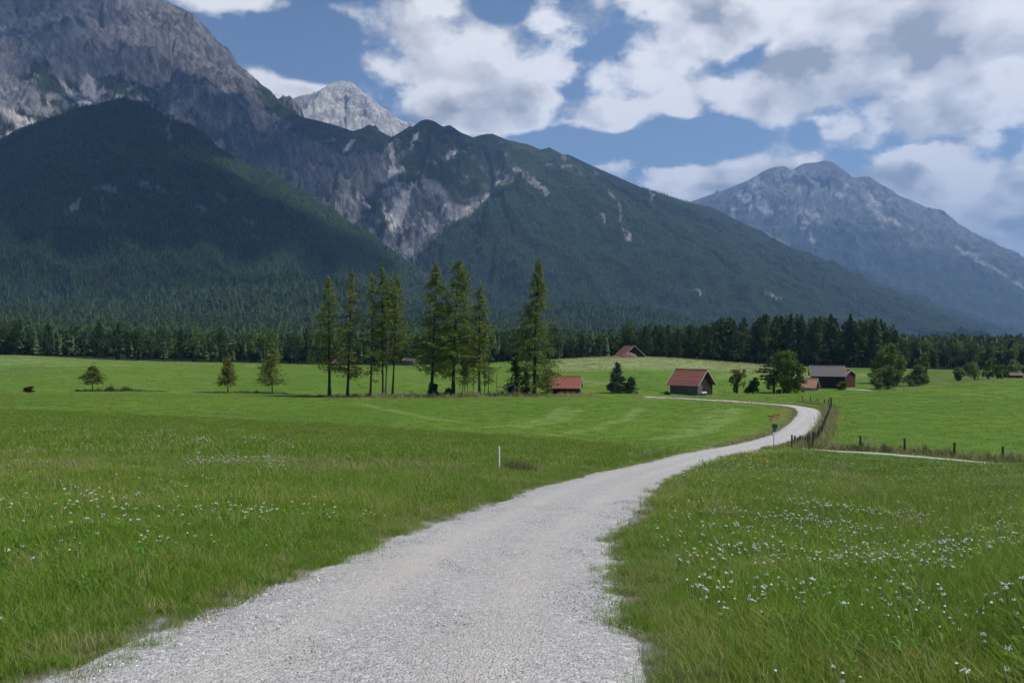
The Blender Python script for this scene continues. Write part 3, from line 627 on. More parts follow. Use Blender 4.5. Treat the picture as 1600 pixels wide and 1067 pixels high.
# low wooded rises on the plain
def paintF(x, y, z, u, v, slope, Uc, Ys, dsp):
    col = np.empty(x.shape + (3,)); col[:] = FLOOR * 1.2; return col, np.ones(x.shape, bool)
MH1 = build_mountain('low_wooded_rise', [(200, 475, 1560, .3), (270, 447, 1560, .3), (350, 437, 1540, .3), (450, 432, 1540, .3), (540, 446, 1560, .3), (620, 482, 1580, .3)], [], mtB, 140, 50, 330, 60, (120, 3), (200, 7), None, paintF, seed=90, fine=1)
MH2 = build_mountain('low_wooded_rise', [(780, 500, 1850, .3), (840, 481, 1850, .3), (900, 474, 1830, .3), (1000, 486, 1800, .3), (1090, 504, 1800, .3), (1180, 522, 1800, .3)], [], mtB, 120, 40, 350, 60, (120, 3), (200, 7), None, paintF, seed=95, fine=1)

def paintC(x, y, z, u, v, slope, Uc, Ys, dsp):
    n = fbm(x / 160 + z / 200, z / 60, 5, 301); col = np.empty(x.shape + (3,)); col[:] = np.array([.43, .415, .39])
    k = sstep(.0, .6, n)[..., None] * .55; col = col * (1 - k) + ROCK * k
    return col, np.zeros(x.shape, bool)
MC = build_mountain('pale_summit', [(330, 195, 5600, .9), (400, 172, 5600, .9), (455, 156, 5600, .9), (470, 149, 5600, .9), (492, 147, 5600, .9), (508, 138, 5600, .9), (520, 128, 5600, .9), (534, 126, 5600, .9), (549, 128, 5600, .9), (562, 141, 5600, .9), (575, 152, 5600, .9), (590, 165, 5600, .9), (606, 173, 5600, .9),
                    (618, 186, 5600, .9), (630, 190, 5600, .9), (640, 189, 5600, .9), (652, 197, 5600, .9), (700, 230, 5600, .9)],
                    [[(534, 126, 5600, 1), (560, 190, 5300, .9), (600, 230, 5000, .9)], [(606, 173, 5600, 1), (615, 200, 5400, .9)], [(470, 149, 5600, .9), (500, 190, 5300, .9)]],
                    mountain_mat('pale_limestone', .011, 16), 260, 120, 900, 120, (100, 45), (220, 45), None, paintC, seed=120, fine=10)
def paintD(x, y, z, u, v, slope, Uc, Ys, dsp):
    n = fbm(x / 260 + z / 300, z / 130, 5, 401); n2 = fbm(x / 90, z / 60, 4, 403); n3 = fbm(x / 60 - z / 50, z / 150, 4, 407)
    col = np.empty(x.shape + (3,)); col[:] = ROCK * .82
    k = (sstep(.1, .6, n3 + n * .4) * .5)[..., None]; col = col * (1 - k) + PALE * .9 * k
    a2, b2 = warpuv(u, v, 8, 22, 29)
    low = sstep(305, 400, b2 - (u - 1280) * .18 + n * 28); low = np.maximum(low, inpoly(a2, b2, [(1300, 350), (1360, 340), (1420, 380), (1480, 440), (1400, 440), (1330, 400)]) * .7)
    k = np.clip(low + n2 * .35 * (low > .05), 0, .95)[..., None]; col = col * (1 - k) + np.array([.030, .046, .030]) * k
    for pl in ([(1163, 305, 4), (1170, 323, 4)], [(1180, 280, 5), (1182, 300, 7), (1190, 318, 6), (1206, 340, 4)], [(1219, 321, 2), (1233, 332, 2.5)], [(1237, 321, 2), (1248, 332, 4), (1258, 346, 3), (1267, 375, 2)], [(1264, 330, 3), (1282, 352, 2)],
               [(1179, 361, 3), (1197, 366, 3), (1224, 384, 2)], [(1350, 308, 4), (1372, 314, 6), (1356, 318, 3)], [(1359, 327, 1.5), (1384, 341, 3), (1404, 350, 4)], [(1148, 328, 2), (1142, 345, 3)], [(1240, 275, 4), (1250, 292, 4)], [(1325, 295, 3), (1312, 305, 3)],
               [(1500, 385, 2), (1540, 412, 1.5), (1600, 449, 2), (1660, 482, 2)], [(1262, 376, 2), (1268, 372, 2)]):
        k = (sstep(3, -1.5, segdist(a2, b2, pl) + n2 * 3.5) * .85)[..., None]; col = col * (1 - k) + PALE * 1.1 * k
    return col, np.zeros(x.shape, bool)
spD = [(u, v, 8300, s) for (u, v, s) in [(930, 360, .7), (1000, 341, .7), (1085, 313, .7), (1130, 297, .7), (1170, 281, .75), (1196, 266, .8), (1210, 261, .8), (1225, 259, .8), (1236, 265, .8), (1243, 262, .85), (1256, 255, .85), (1275, 253, .85), (1288, 250, .85), (1299, 252, .85), (1312, 262, .85), (1322, 274, .85),
                               (1335, 277, .85), (1358, 276, .85), (1372, 285, .85), (1398, 302, .8), (1420, 311, .8), (1436, 318, .8), (1449, 330, .8), (1462, 350, .8), (1490, 371, .75), (1515, 391, .72), (1535, 404, .7), (1560, 417, .7), (1600, 438, .66), (1660, 470, .6), (1760, 520, .55)]]
spursD = [[(1288, 250, 8300, .85), (1300, 310, 8000, .85), (1340, 380, 7600, .8), (1400, 450, 7100, .7)], [(1358, 276, 8300, .85), (1400, 350, 7900, .8), (1470, 430, 7400, .75), (1540, 490, 6900, .65)], [(1210, 261, 8300, .85), (1205, 320, 8000, .85), (1240, 390, 7600, .8)],
          [(1130, 297, 8300, .8), (1140, 350, 8000, .8), (1170, 400, 7600, .8)], [(1490, 371, 8300, .8), (1540, 440, 7900, .75), (1610, 500, 7400, .7)]]
MD = build_mountain('far_mountain', spD, spursD, mountain_mat('far_limestone', .013, 34), 460, 230, ([1000, 1300, 1720], [2600, 3000, 3800]), 200, (230, 62), (480, 64), (1000, 1720), paintD, seed=150, fine=14, warp=90)

# ---------------------------------------------------------------- scattering helper
def coll(name, objs_meshes):
    c = bpy.data.collections.new(name)
    for i, me in enumerate(objs_meshes):
        o = bpy.data.objects.new('%s_%02d' % (name, i), me); c.objects.link(o)
    return c
_gn = {}
def scatter(name, P, rot, scl, idx, c):
    P = np.asarray(P, np.float32); n = len(P)
    me = bpy.data.meshes.new(name); me.vertices.add(n); me.vertices.foreach_set('co', P.ravel())
    a = me.attributes.new('rot', 'FLOAT_VECTOR', 'POINT'); a.data.foreach_set('vector', np.asarray(rot, np.float32).ravel())
    a = me.attributes.new('scl', 'FLOAT_VECTOR', 'POINT'); s = np.asarray(scl, np.float32)
    if s.ndim == 1: s = np.repeat(s[:, None], 3, 1)
    a.data.foreach_set('vector', s.ravel())
    a = me.attributes.new('idx', 'INT', 'POINT'); a.data.foreach_set('value', np.asarray(idx, np.int32))
    me.update()
    o = link(name, me)
    ng = bpy.data.node_groups.new(name, 'GeometryNodeTree')
    ng.interface.new_socket('Geometry', in_out='INPUT', socket_type='NodeSocketGeometry'); ng.interface.new_socket('Geometry', in_out='OUTPUT', socket_type='NodeSocketGeometry')
    N, L = ng.nodes, ng.links
    gi = N.new('NodeGroupInput'); go = N.new('NodeGroupOutput'); ip = N.new('GeometryNodeInstanceOnPoints'); ci = N.new('GeometryNodeCollectionInfo')
    mp = N.new('GeometryNodeMeshToPoints'); L.new(gi.outputs[0], mp.inputs['Mesh'])
    ci.inputs['Collection'].default_value = c; ci.inputs['Separate Children'].default_value = True; ci.inputs['Reset Children'].default_value = True
    def na(nm, ty):
        q = N.new('GeometryNodeInputNamedAttribute'); q.data_type = ty; q.inputs[0].default_value = nm; return q.outputs[0]
    e2r = N.new('FunctionNodeEulerToRotation'); L.new(na('rot', 'FLOAT_VECTOR'), e2r.inputs[0])
    L.new(mp.outputs[0], ip.inputs['Points']); L.new(ci.outputs[0], ip.inputs['Instance']); ip.inputs['Pick Instance'].default_value = True
    L.new(na('idx', 'INT'), ip.inputs['Instance Index']); L.new(e2r.outputs[0], ip.inputs['Rotation']); L.new(na('scl', 'FLOAT_VECTOR'), ip.inputs['Scale'])
    L.new(ip.outputs[0], go.inputs[0])
    md = o.modifiers.new('scatter', 'NODES'); md.node_group = ng
    tag(o, kind='stuff'); return o

# ---------------------------------------------------------------- tree builders
def rod(pts, rad, n=5):
    b = MB(); b.tube(pts, rad, n, True); return b
def tris_at(P, size, flat=0., up=0., rs=None, droop=0., two=True):
    """random small leaf faces (pairs of triangles) at points P"""
    n = len(P); g = rs
    d1 = g.normal(size=(n, 3)); d1[:, 2] *= (1 - flat); d1[:, 2] -= droop; d1 /= np.linalg.norm(d1, axis=1)[:, None]
    d2 = g.normal(size=(n, 3)); d2[:, 2] *= (1 - flat); d2 -= (d2 * d1).sum(1)[:, None] * d1; d2 /= np.linalg.norm(d2, axis=1)[:, None]
    s = (np.asarray(size) * g.uniform(.6, 1.35, n))[:, None]
    a = P - d1 * s * .5; b = P + d2 * s * .38; c = P + d1 * s * .6; d = P - d2 * s * .34
    V = np.stack([a, b, c, d], 1).reshape(-1, 3); Fq = np.arange(n * 4).reshape(n, 4)
    return V, Fq
def larch_mesh(h, cb, wfun, nb, per, leaf, seed, lean=(0, 0), sparse=0., trunk_r=.26, droop=.25, thin_leaf=False, twigs=True):
    """returns (trunk MB, crown V, F). wfun(t): crown half width at t (0 crown base .. 1 top)"""
    g = np.random.default_rng(seed)
    tb = MB(); k = 11; pts = []; bx = g.normal(0, .12, 2)
    for i in range(k):
        s = i / (k - 1); pts.append((lean[0] * s + bx[0] * math.sin(s * 3.1), lean[1] * s + bx[1] * math.sin(s * 2.4), h * s))
    rad = [trunk_r * (1.35 if i == 0 else 1) * (1 - .93 * (i / (k - 1))) for i in range(k)]
    tb.tube([(pts[0][0], pts[0][1], -.4)] + pts, [trunk_r * 1.5] + rad, 8)
    pa = np.array(pts)
    def tp(z): return np.array([np.interp(z, pa[:, 2], pa[:, 0]), np.interp(z, pa[:, 2], pa[:, 1]), z])
    CP = []
    for i in range(nb):
        tt = (i + g.uniform(0, 1)) / nb; tt = tt ** .92
        z = cb + (h * .985 - cb) * tt; az_ = g.uniform(0, 2 * np.pi); L = max(.25, wfun(tt) * g.uniform(.55, 1.12))
        if g.uniform() < sparse: L *= .35
        o = tp(z); dr = np.array([math.cos(az_), math.sin(az_)]); rise = g.uniform(-.05, .25) * (1 - .3 * tt)
        q = []
        for j in range(5):
            s = j / 4; q.append((o[0] + dr[0] * L * s, o[1] + dr[1] * L * s, z + L * (rise * s - droop * s * s + .12 * s ** 3)))
        if twigs: tb.tube(q, [.045 * (1 - .6 * tt) + .012, .035, .025, .018, .008], 3, False)
        m = max(3, int(per * (.35 + L / 2.2))); s = g.uniform(.18, 1.05, m) ** .8
        c = np.stack([o[0] + dr[0] * L * s, o[1] + dr[1] * L * s, z + L * (rise * s - droop * s * s + .12 * s ** 3)], 1)
        wv = (.12 + .20 * L * (1 - .55 * s))[:, None]
        c[:, :2] += g.normal(size=(m, 2)) * wv * .62; c[:, 2] -= np.abs(g.normal(size=m)) * .30 * min(1, L)
        CP.append(c)
    tipz = np.linspace(h * .93, h * 1.005, 10); CP.append(np.array([tp(z) + g.normal(size=3) * .06 for z in tipz]))
    CP = np.concatenate(CP); CP = np.vstack([CP, (CP + g.normal(size=CP.shape) * (.26, .26, .20))[::2]]) if twigs else CP; leaf = leaf * (.86 if twigs else 1); V, Fq = tris_at(CP, leaf, .25, 0, g, .35)
    return tb, V, Fq
def make_tree(name, loc, tb, V, Fq, leafm, barkm, label, cat='tree', group=None, rz=0):
    o = empty(name, loc, rz); tb.build('trunk', barkm, o, True)
    link('crown', mesh_np('crown', V, Fq, leafm), o); tag(o, label, cat, group); return o

def lw(maxw, shape=1.0, top=.12): return lambda t_: (maxw * (1 - t_) ** shape + top) * (.45 + .55 * min(1, t_ / .16 + .35))
# ------- the row of tall larches on the field margin
YL = 135.0
def larch(u, vtop, utop, Y, cbv, w, label, seed, nb=120, per=17, gold=False, grey=False, sparse=0., shape=.8, group='tall larches on the field margin', dr=.25, low=None, tr=.27, leaf=.34):
    x, y, z = G(u, Y); h = (533.5 - vtop) / F * Y - z; cb = (533.5 - cbv) / F * Y - z
    tb, V, Fq = larch_mesh(h, cb, lw(w * 1.34, shape), int(nb * 1.2), per, leaf, seed, (X(utop, Y) - x, 0), sparse, tr, dr)
    if low:   # separate low boughs below the main crown
        g = np.random.default_rng(seed + 99)
        for (vz, L, az_) in low:
            zz = (533.5 - vz) / F * Y - z; s = np.linspace(0, 1, 6); dirx, diry = math.cos(az_), math.sin(az_)
            px = dirx * L * s; tb.tube([(px[i] + (X(utop, Y) - x) * zz / h, diry * L * s[i], zz - .12 * L * s[i] ** 2) for i in range(6)], [.07, .055, .045, .03, .02, .01], 4, False)
            m = int(34 * L); ss = g.uniform(.25, 1, m); c = np.stack([dirx * L * ss + (X(utop, Y) - x) * zz / h, diry * L * ss, zz - .12 * L * ss ** 2], 1) + g.normal(size=(m, 3)) * (.32, .32, .16)
            V2, F2 = tris_at(c, .30, .5, 0, g); F2 = F2 + len(V); V = np.vstack([V, V2]); Fq = np.vstack([Fq, F2])
    return make_tree('larch_tree', (x, y, z), tb, V, Fq, M['larch_gold' if gold else 'larch'], M['bark_grey' if grey else 'bark'], label, 'tree', group)
larch(514.7, 431, 513, YL + 2, 578, 2.9, 'leftmost tall larch with bare straight lower trunk and rounded green crown', 1, 110, sparse=.15, shape=.6)
larch(542.8, 423, 550, YL, 590, 2.3, 'leaning larch with thin golden crown and one low spreading bough', 2, 110, 14, gold=True, sparse=.2, shape=.45, low=[(573, 2.2, .2), (575, 2.6, 3.1), (580, 2.3, -.3), (578, 2.0, 3.4), (584, 1.9, .5)], tr=.25)
larch(578.5, 425, 581, YL, 585, 2.4, 'slender straight larch between the golden larch and the twin trunks, sprig low on right', 3, 95, 13, sparse=.25, shape=.55, low=[(594, 1.0, .1), (578, 1.3, .3)], tr=.19)
larch(598.5, 411, 597.6, YL, 560, 2.3, 'tallest larch of the twin pair, dark upright trunk', 4, 110, 13, sparse=.25, shape=.6, tr=.18)
larch(602.5, 433, 612, YL - .6, 520, 2.2, 'larch of the twin pair with pale grey trunk leaning right and bare top', 5, 60, 11, grey=True, sparse=.35, shape=.5, tr=.17)
larch(613, 425, 619, YL + 1, 565, 2.9, 'larch just right of the twin trunks with full yellowish right side', 6, 115, 15, sparse=.1, shape=.6, tr=.17)
larch(674, 409, 683, YL + 2, 583, 3.8, 'broad drooping larch with a dark round bush at its foot', 7, 140, 19, shape=.62, dr=.3, tr=.30)
larch(708, 403, 718, YL + 1, 588, 3.9, 'thickest full larch with blunt rounded top left of the small saplings', 8, 155, 20, shape=.5, dr=.28, tr=.33)
larch(749, 444, 751, YL, 578, 3.0, 'shorter open larch to the right of the saplings', 9, 120, 14, sparse=.15, shape=.62, tr=.22)
larch(835, 401, 841.5, YL, 604, 4.0, 'lone rightmost larch clothed in green almost to the ground', 10, 175, 22, shape=.78, dr=.28, tr=.30)
SAPL = ['leftmost short sapling beside the thickest larch', 'tallest thin sapling in the cluster behind the field margin', 'thin sapling in the middle of the cluster, just left of the open larch', 'thin sapling right behind the trunk of the open larch', 'rightmost sapling, just right of the open larch', 'smallest sapling in the left half of the cluster']
for i, (u, vt, du, w) in enumerate([(722, 556, 1, .9), (731, 548, 0, 1.0), (739, 552, 1, .9), (757, 560, 0, .8), (763, 552, 1, 1.0), (727, 566, 0, .7)]):
    larch(u, vt, u + du, YL + 1.5, 600, w, SAPL[i], 30 + i, 34, 9, group='saplings among the larches', tr=.06, leaf=.26)
# young spruce beside the rightmost larch
def spruce(u, vb_Y, vtop, w, label, seed, nb=90, per=22, leaf=.30, m='spruce', group=None, name='spruce_tree', base=.3, shape=1.0, tr=.12):
    x, y, z = G(u, vb_Y); h = (533.5 - vtop) / F * vb_Y - z
    tb, V, Fq = larch_mesh(h, base, lw(w, shape, .1), nb, per, leaf, seed, (0, 0), 0, tr, .3)
    return make_tree(name, (x, y, z), tb, V, Fq, M[m], M['bark'], label, 'tree', group)
spruce(806, YL + 1, 549, 1.9, 'dark young spruce standing left of the lone rightmost larch', 41)
spruce(822, YL + 3, 575, 1.5, 'small low spruce tucked under the left side of the lone larch', 42, 60)
spruce(855, YL + 3, 575, 1.2, 'small spruce under the right side of the lone larch beside the low red roof', 43, 50, m='larch')
spruce(964, 141, 566, 2.2, 'grey green conifer between the low hut and the main barn', 44, 110, 24, m='reed', shape=.7)
spruce(985, 141, 589, 1.5, 'small dark pine just right of the grey green conifer', 45, 70, 20, m='spruce', shape=.5)
# ------- bushes and broadleaved trees
def blob_mesh(lobes, n, leaf, seed):
    g = np.random.default_rng(seed); P_ = []
    vol = np.array([l[3] * l[4] * l[5] for l in lobes]) ** .8; cnt = (vol / vol.sum() * n).astype(int)
    for (cx, cy, cz, a, b, c), k in zip(lobes, cnt):
        d = g.normal(size=(k, 3)); d /= np.linalg.norm(d, axis=1)[:, None]; r = g.uniform(0, 1, k) ** .33 * (1 + .25 * (g.uniform(size=k) < .12))
        nz = 1 + .22 * np.sin(d[:, 0] * 5 + seed) * np.cos(d[:, 2] * 6 + seed * 2) + g.normal(0, .06, k)
        P_.append(np.stack([cx + d[:, 0] * a * r * nz, cy + d[:, 1] * b * r * nz, cz + d[:, 2] * c * r * nz], 1))
    P_ = np.concatenate(P_); P_ = P_[P_[:, 2] > .02]; return tris_at(P_, leaf, .1, 0, g)
def rnd_lobes(w, h, z0, n, seed, flat=.8):
    g = np.random.default_rng(seed); L = [(0, 0, z0 + (h - z0) * .45, w * .42, w * .4 * flat, (h - z0) * .40)]; n = int(n * 1.6) + 2
    for i in range(n):
        t_ = g.uniform(.1, .9); k = math.sin(math.pi * min(1, t_ * .9 + .1)) ** .6
        L.append((g.uniform(-.74, .74) * w * k, g.uniform(-.6, .6) * w * flat * k, z0 + (h - z0) * t_, w * g.uniform(.14, .30), w * g.uniform(.14, .28), (h - z0) * g.uniform(.08, .19)))
    return L
def bush(name, u, Y, vtop, wpx, label, seed, m='broad', n=1500, leaf=.30, cat='bush', group=None, z0=0., lobes=8, trunk=False, fl=.85, bark='bark'):
    x, y, z = G(u, Y); h = (533.5 - vtop) / F * Y - z; w_ = wpx / 2 / F * Y * 1.28
    V, Fq = blob_mesh(rnd_lobes(w_, h * .98, z0 * h, lobes, seed, fl), int(n * 1.5), leaf, seed)
    tb = MB(); g = random.Random(seed)
    tb.tube([(0, 0, -.3), (0, 0, h * .3), (.05 * h * g.uniform(-1, 1), 0, h * .8)], [.02 * h + .05, .016 * h + .04, .02], 7)
    for i in range(7):
        a_ = g.uniform(0, 6.28); hh = h * g.uniform(max(.12, z0 * .8), .5); L = w_ * g.uniform(.4, .75)
        tb.tube([(0, 0, hh), (math.cos(a_) * L * .5, math.sin(a_) * L * .5, hh + h * .12), (math.cos(a_) * L, math.sin(a_) * L, hh + h * .26)], [.012 * h + .02, .03, .012], 4, False)
    return make_tree(name, (x, y, z), tb, V, Fq, M[m], M[bark], label, cat, group)
bush('round_bush', 676, YL + .5, 597, 24, 'dark round bush at the foot of the broad drooping larch', 51, 'spruce', 1500, .28, lobes=1)
bush('round_bush', 703, YL + 1, 606, 16, 'small flat dark bush at the foot of the thickest larch', 52, 'spruce', 500, .24)
bush('dome_bush', 43, 146, 603, 22, 'small dark brown dome-shaped bush near the left edge of the field', 53, 'brown_leaf', 900, .22, lobes=3)
larch(145.0, 571.0, 145.0, 149.0, 597, 1.9, 'small ragged tree standing left of the reed patch in the left field', 54, 84, 19, gold=False, sparse=.2, shape=0.55, group=None, tr=.11, leaf=.34)
larch(356.0, 557.0, 356.0, 147.0, 600, 1.45, 'thin brownish tree, left one of the pair in the far left field', 55, 84, 19, gold=True, sparse=.2, shape=0.5, group=None, tr=.11, leaf=.34)
larch(425.5, 543.0, 425.5, 147.0, 601, 2.1, 'green airy tree, right one of the pair in the far left field', 56, 84, 19, gold=False, sparse=.2, shape=0.42, group=None, tr=.11, leaf=.34)
bush('round_bush', 957, 141.5, 597, 20, 'low dark bush at the left foot of the grey green conifer', 57, 'broad', 500, .26)
bush('round_bush', 1043, 137.5, 611, 9, 'small dark bush against the left corner of the main barn', 58, 'spruce', 300, .2)
bush('small_tree', 1152, 147, 570, 24, 'slender yellowing tree right of the main barn', 59, 'gold_leaf', 600, .3, 'tree', z0=.25, lobes=9)
bush('round_bush', 1150, 147.5, 596, 10, 'low dark shrub at the foot of the slender yellowing tree', 60, 'spruce', 250, .24)
bush('round_bush', 1176, 148, 590, 21, 'dense dark green ball-shaped bush between yellowing tree and the wide tree', 61, 'spruce', 1500, .26, lobes=4)
bush('broad_tree', 1224, 150, 545, 58, 'wide dense tree with broad rounded crown left of the farm buildings', 62, 'broad', 4600, .34, 'tree', z0=.12, lobes=16)
def pine_tree(u, Y, label, seed):
    x, y, z = G(u, Y); g = np.random.default_rng(seed); tb = MB(); h = 6.6
    tb.tube([(0, 0, -.3), (.05, 0, 2), (0, 0, h)], [.2, .16, .04], 8); CPs = []
    for (hz, L, a_) in [(2.6, 2.1, 3.1), (3.1, 2.5, 3.3), (3.9, 3.0, 3.0), (4.4, 2.6, 3.25), (3.4, 1.8, .4), (5.0, 1.8, 3.1), (5.6, 1.3, 3.4), (4.8, 1.5, -1.2), (5.9, 1.0, 1.6), (3.2, 1.9, -1.6), (6.4, .8, 2.5)]:
        s = np.linspace(0, 1, 5); tb.tube([(math.cos(a_) * L * q, math.sin(a_) * L * q, hz + .1 * q) for q in s], [.06, .05, .04, .03, .015], 4, False)
        m = int(60 * L); ss = g.uniform(.3, 1.05, m); CPs.append(np.stack([math.cos(a_) * L * ss, math.sin(a_) * L * ss, hz + .12 + 0 * ss], 1) + g.normal(size=(m, 3)) * (.3, .4, .10))
    V, Fq = tris_at(np.concatenate(CPs), .3, .55, 0, g); return make_tree('pine_tree', (x, y, z), tb, V, Fq, M['spruce'], M['bark'], label, 'tree')
pine_tree(1209, 149, 'dark pine with flat layered boughs in front of the left side of the wide tree', 63)
bush('round_bush', 1246, 150, 578, 26, 'rounded bush between the wide tree and the orange roofed shed', 64, 'willow', 1200, .28)
bush('round_bush', 1230, 149, 597, 30, 'low undergrowth at the foot of the wide tree', 65, 'broad', 900, .26)
bush('round_bush', 1314, 161, 595, 22, 'round green bush in front of the red building gable', 66, 'broad', 1100, .28, lobes=4)
bush('broad_tree', 1390, 182, 539, 46, 'tall rounded tree rising behind the large pale bush', 67, 'broad', 3800, .36, 'tree', z0=.05, lobes=14)
bush('round_bush', 1387, 163, 568, 44, 'large pale green willow bush right of the gravel farm track', 68, 'willow', 3200, .30, lobes=10)
bush('round_bush', 1373, 161, 590, 16, 'small pale shrub at the left foot of the large willow bush', 69, 'willow', 500, .26)
bush('round_bush', 1432, 172, 568, 36, 'medium willow bush right of the large pale bush', 70, 'willow', 2400, .30, lobes=9)
bush('small_tree', 1443, 180, 549, 22, 'narrow upright tree behind the medium willow bush', 71, 'broad', 1500, .34, 'tree', lobes=8)
for i, (u, Y, vt, w_, lab, mm_) in enumerate([(1497, 192, 574, 20, 'first low shrub at the left end of the hedge row on the right', 'willow'), (1523, 195, 564, 30, 'rounded pale shrub, second from the left in the right hedge row', 'willow'),
        (1544, 200, 560, 16, 'pointed young tree in the middle of the right hedge row', 'broad'), (1559, 200, 568, 20, 'dark shrub right of the pointed young tree', 'broad'), (1583, 214, 562, 30, 'wide shrub behind the tiny brown roof at the right edge', 'willow'),
        (1572, 206, 577, 16, 'small shrub left of the tiny brown roof', 'willow'), (1606, 215, 570, 22, 'shrub cut by the right edge of the view', 'broad')]):
    bush('hedge_shrub', u, Y, vt, w_, lab, 80 + i, mm_, 1300, .32, group='shrubs of the right hedge row', lobes=7)
# reed patch: many upright blades
def blades(n, h, w_, rad, seed, bend=.3, hv=.35, segs=3):
    g = np.random.default_rng(seed); V = []; Fq = []; k = segs + 1
    a = g.uniform(0, 2 * np.pi, n); r = rad * np.sqrt(g.uniform(0, 1, n)); bx, by = r * np.cos(a), r * np.sin(a)
    ang = g.uniform(0, 2 * np.pi, n); hh = h * g.uniform(1 - hv, 1 + hv, n); bd = hh * g.uniform(.1, 1, n) * bend * 2
    ww = w_ * g.uniform(.6, 1.3, n); ta = ang + np.pi / 2 + g.normal(0, .4, n)
    s = np.linspace(0, 1, k)
    cx = bx[:, None] + np.cos(ang)[:, None] * bd[:, None] * s ** 1.8; cy = by[:, None] + np.sin(ang)[:, None] * bd[:, None] * s ** 1.8
    cz = hh[:, None] * (s - .18 * (bd / hh)[:, None] * s ** 2) - .02
    wd = ww[:, None] * (1 - s ** 1.5 * .92) * .5
    L = np.stack([cx - np.cos(ta)[:, None] * wd, cy - np.sin(ta)[:, None] * wd, cz], -1); Rr_ = np.stack([cx + np.cos(ta)[:, None] * wd, cy + np.sin(ta)[:, None] * wd, cz], -1)
    V = np.stack([L, Rr_], 2).reshape(-1, 3); base = np.arange(n)[:, None] * k * 2; j = np.arange(segs)[None] * 2
    Fq = np.stack([base + j, base + j + 1, base + j + 3, base + j + 2], -1).reshape(-1, 4); return V, Fq
def patch_blades(name, pts, n, h, w_, spread, mname, seed, kind='stuff', bend=.25):
    """blades strewn along a polyline of (u, Y, height factor, half width)"""
    g = np.random.default_rng(seed); V, Fq = blades(n, h, w_, 0.01, seed, bend)
    us = np.array([p[0] for p in pts]); pu = g.uniform(us[0], us[-1], n); pY = np.interp(pu, us, [p[1] for p in pts]) + g.normal(0, spread, n)
    hf = np.interp(pu, us, [p[2] for p in pts]) * (.35 + .9 * np.clip(fbm(pu / 9, pY / 3, 3, seed) + .35, 0, 1)); x = X(pu, pY); z = gz(x, pY)
    k = len(V) // n; V = V.reshape(n, k, 3); V[..., 2] *= hf[:, None]; V[..., 0] += x[:, None]; V[..., 1] += pY[:, None]; V[..., 2] += z[:, None]
    o = link(name, mesh_np(name, V.reshape(-1, 3), Fq, M[mname])); tag(o, kind=kind); return o
patch_blades('reed_patch', [(118, 148, .3), (160, 148, .7), (178, 148, 1.0), (200, 148, .6), (222, 148, .2), (260, 148, .15)], 1500, 1.1, .09, .7, 'reed', 5)
patch_blades('field_margin_grass', [(300, 146, .3), (365, 146, .5), (400, 146, .7), (438, 146, .4), (470, 141, .4), (520, 137, .6)], 1600, .7, .08, .7, 'reed', 6)
patch_blades('dry_margin_grass', [(505, 136, .7), (600, 134.5, 1), (800, 133.5, 1.1), (930, 134, .8)], 9000, .75, .07, 1.1, 'straw', 7)
patch_blades('dry_fence_grass', [(1236, 62.5, 1), (1270, 61.5, 1.3), (1300, 61.3, 1), (1420, 60.2, 1), (1620, 58.6, 1.1)], 9000, .5, .03, .8, 'straw', 8)
patch_blades('fence_weeds', [(1262, 61.0, 1.2), (1290, 60.8, .6), (1398, 60.0, 1.0), (1420, 60, .5), (1455, 60, 1.2), (1485, 59.7, .9), (1510, 59.2, .4), (1575, 58.6, 1.1), (1620, 58.3, .8)], 5000, .55, .045, .5, 'weed', 9)
# dry verge inside the fence around the bend
def strew(name, XY, n_per, h, w_, mname, seed, bend=.25):
    n = len(XY); V, Fq = blades(n, h, w_, .01, seed, bend); k = len(V) // n; V = V.reshape(n, k, 3); z = gz(XY[:, 0], XY[:, 1])
    V[..., 0] += XY[:, 0, None]; V[..., 1] += XY[:, 1, None]; V[..., 2] += z[:, None]
    o = link(name, mesh_np(name, V.reshape(-1, 3), Fq, M[mname])); tag(o, kind='stuff'); return o
FEN = np.array([(X(1237, 63.5), 63.5), (X(1262, 63), 63), (X(1271, 64.5), 64.5), (X(1281, 72), 72), (X(1289, 84), 84), (X(1295, 97), 97), (X(1298.5, 108), 108), (X(1293, 113), 113), (X(1270, 117.5), 117.5), (X(1252, 120), 120)])
FL = smooth_line(FEN, .5)
g = np.random.default_rng(3); ii = g.integers(0, len(FL), 6500); XY = FL[ii] + g.normal(0, .55, (6500, 2)); strew('dry_verge_grass', XY, 1, .5, .035, 'straw', 12)
sel = (PL[:, 1] > 58) & (PL[:, 1] < 130); PV = PL[sel]; ii = g.integers(0, len(PV), 9000); dv = np.gradient(PV, axis=0); dv /= np.linalg.norm(dv, axis=1)[:, None]
side = np.where(g.uniform(size=9000) < .6, 1, -1) * (PW + np.abs(g.normal(0, .55, 9000)) + .1); XY = PV[ii] + np.stack([dv[ii, 1], -dv[ii, 0]], 1) * side[:, None]
XY = XY[pathd(XY[:, 0], XY[:, 1]) > PW - .02]
strew('path_verge_grass', XY, 1, .22, .03, 'straw', 13)
# weed clump by the white marker post
g = np.random.default_rng(17); cx, cy, cz = G(800, 27.5)
XY = np.array([cx, cy]) + np.concatenate([g.normal(0, 1, (900, 2)) * (.17, .3), g.normal(0, 1, (700, 2)) * (.25, .4) + (.35, -1.2)]); strew('weed_clump', XY, 1, .34, .014, 'weed', 14, .5)

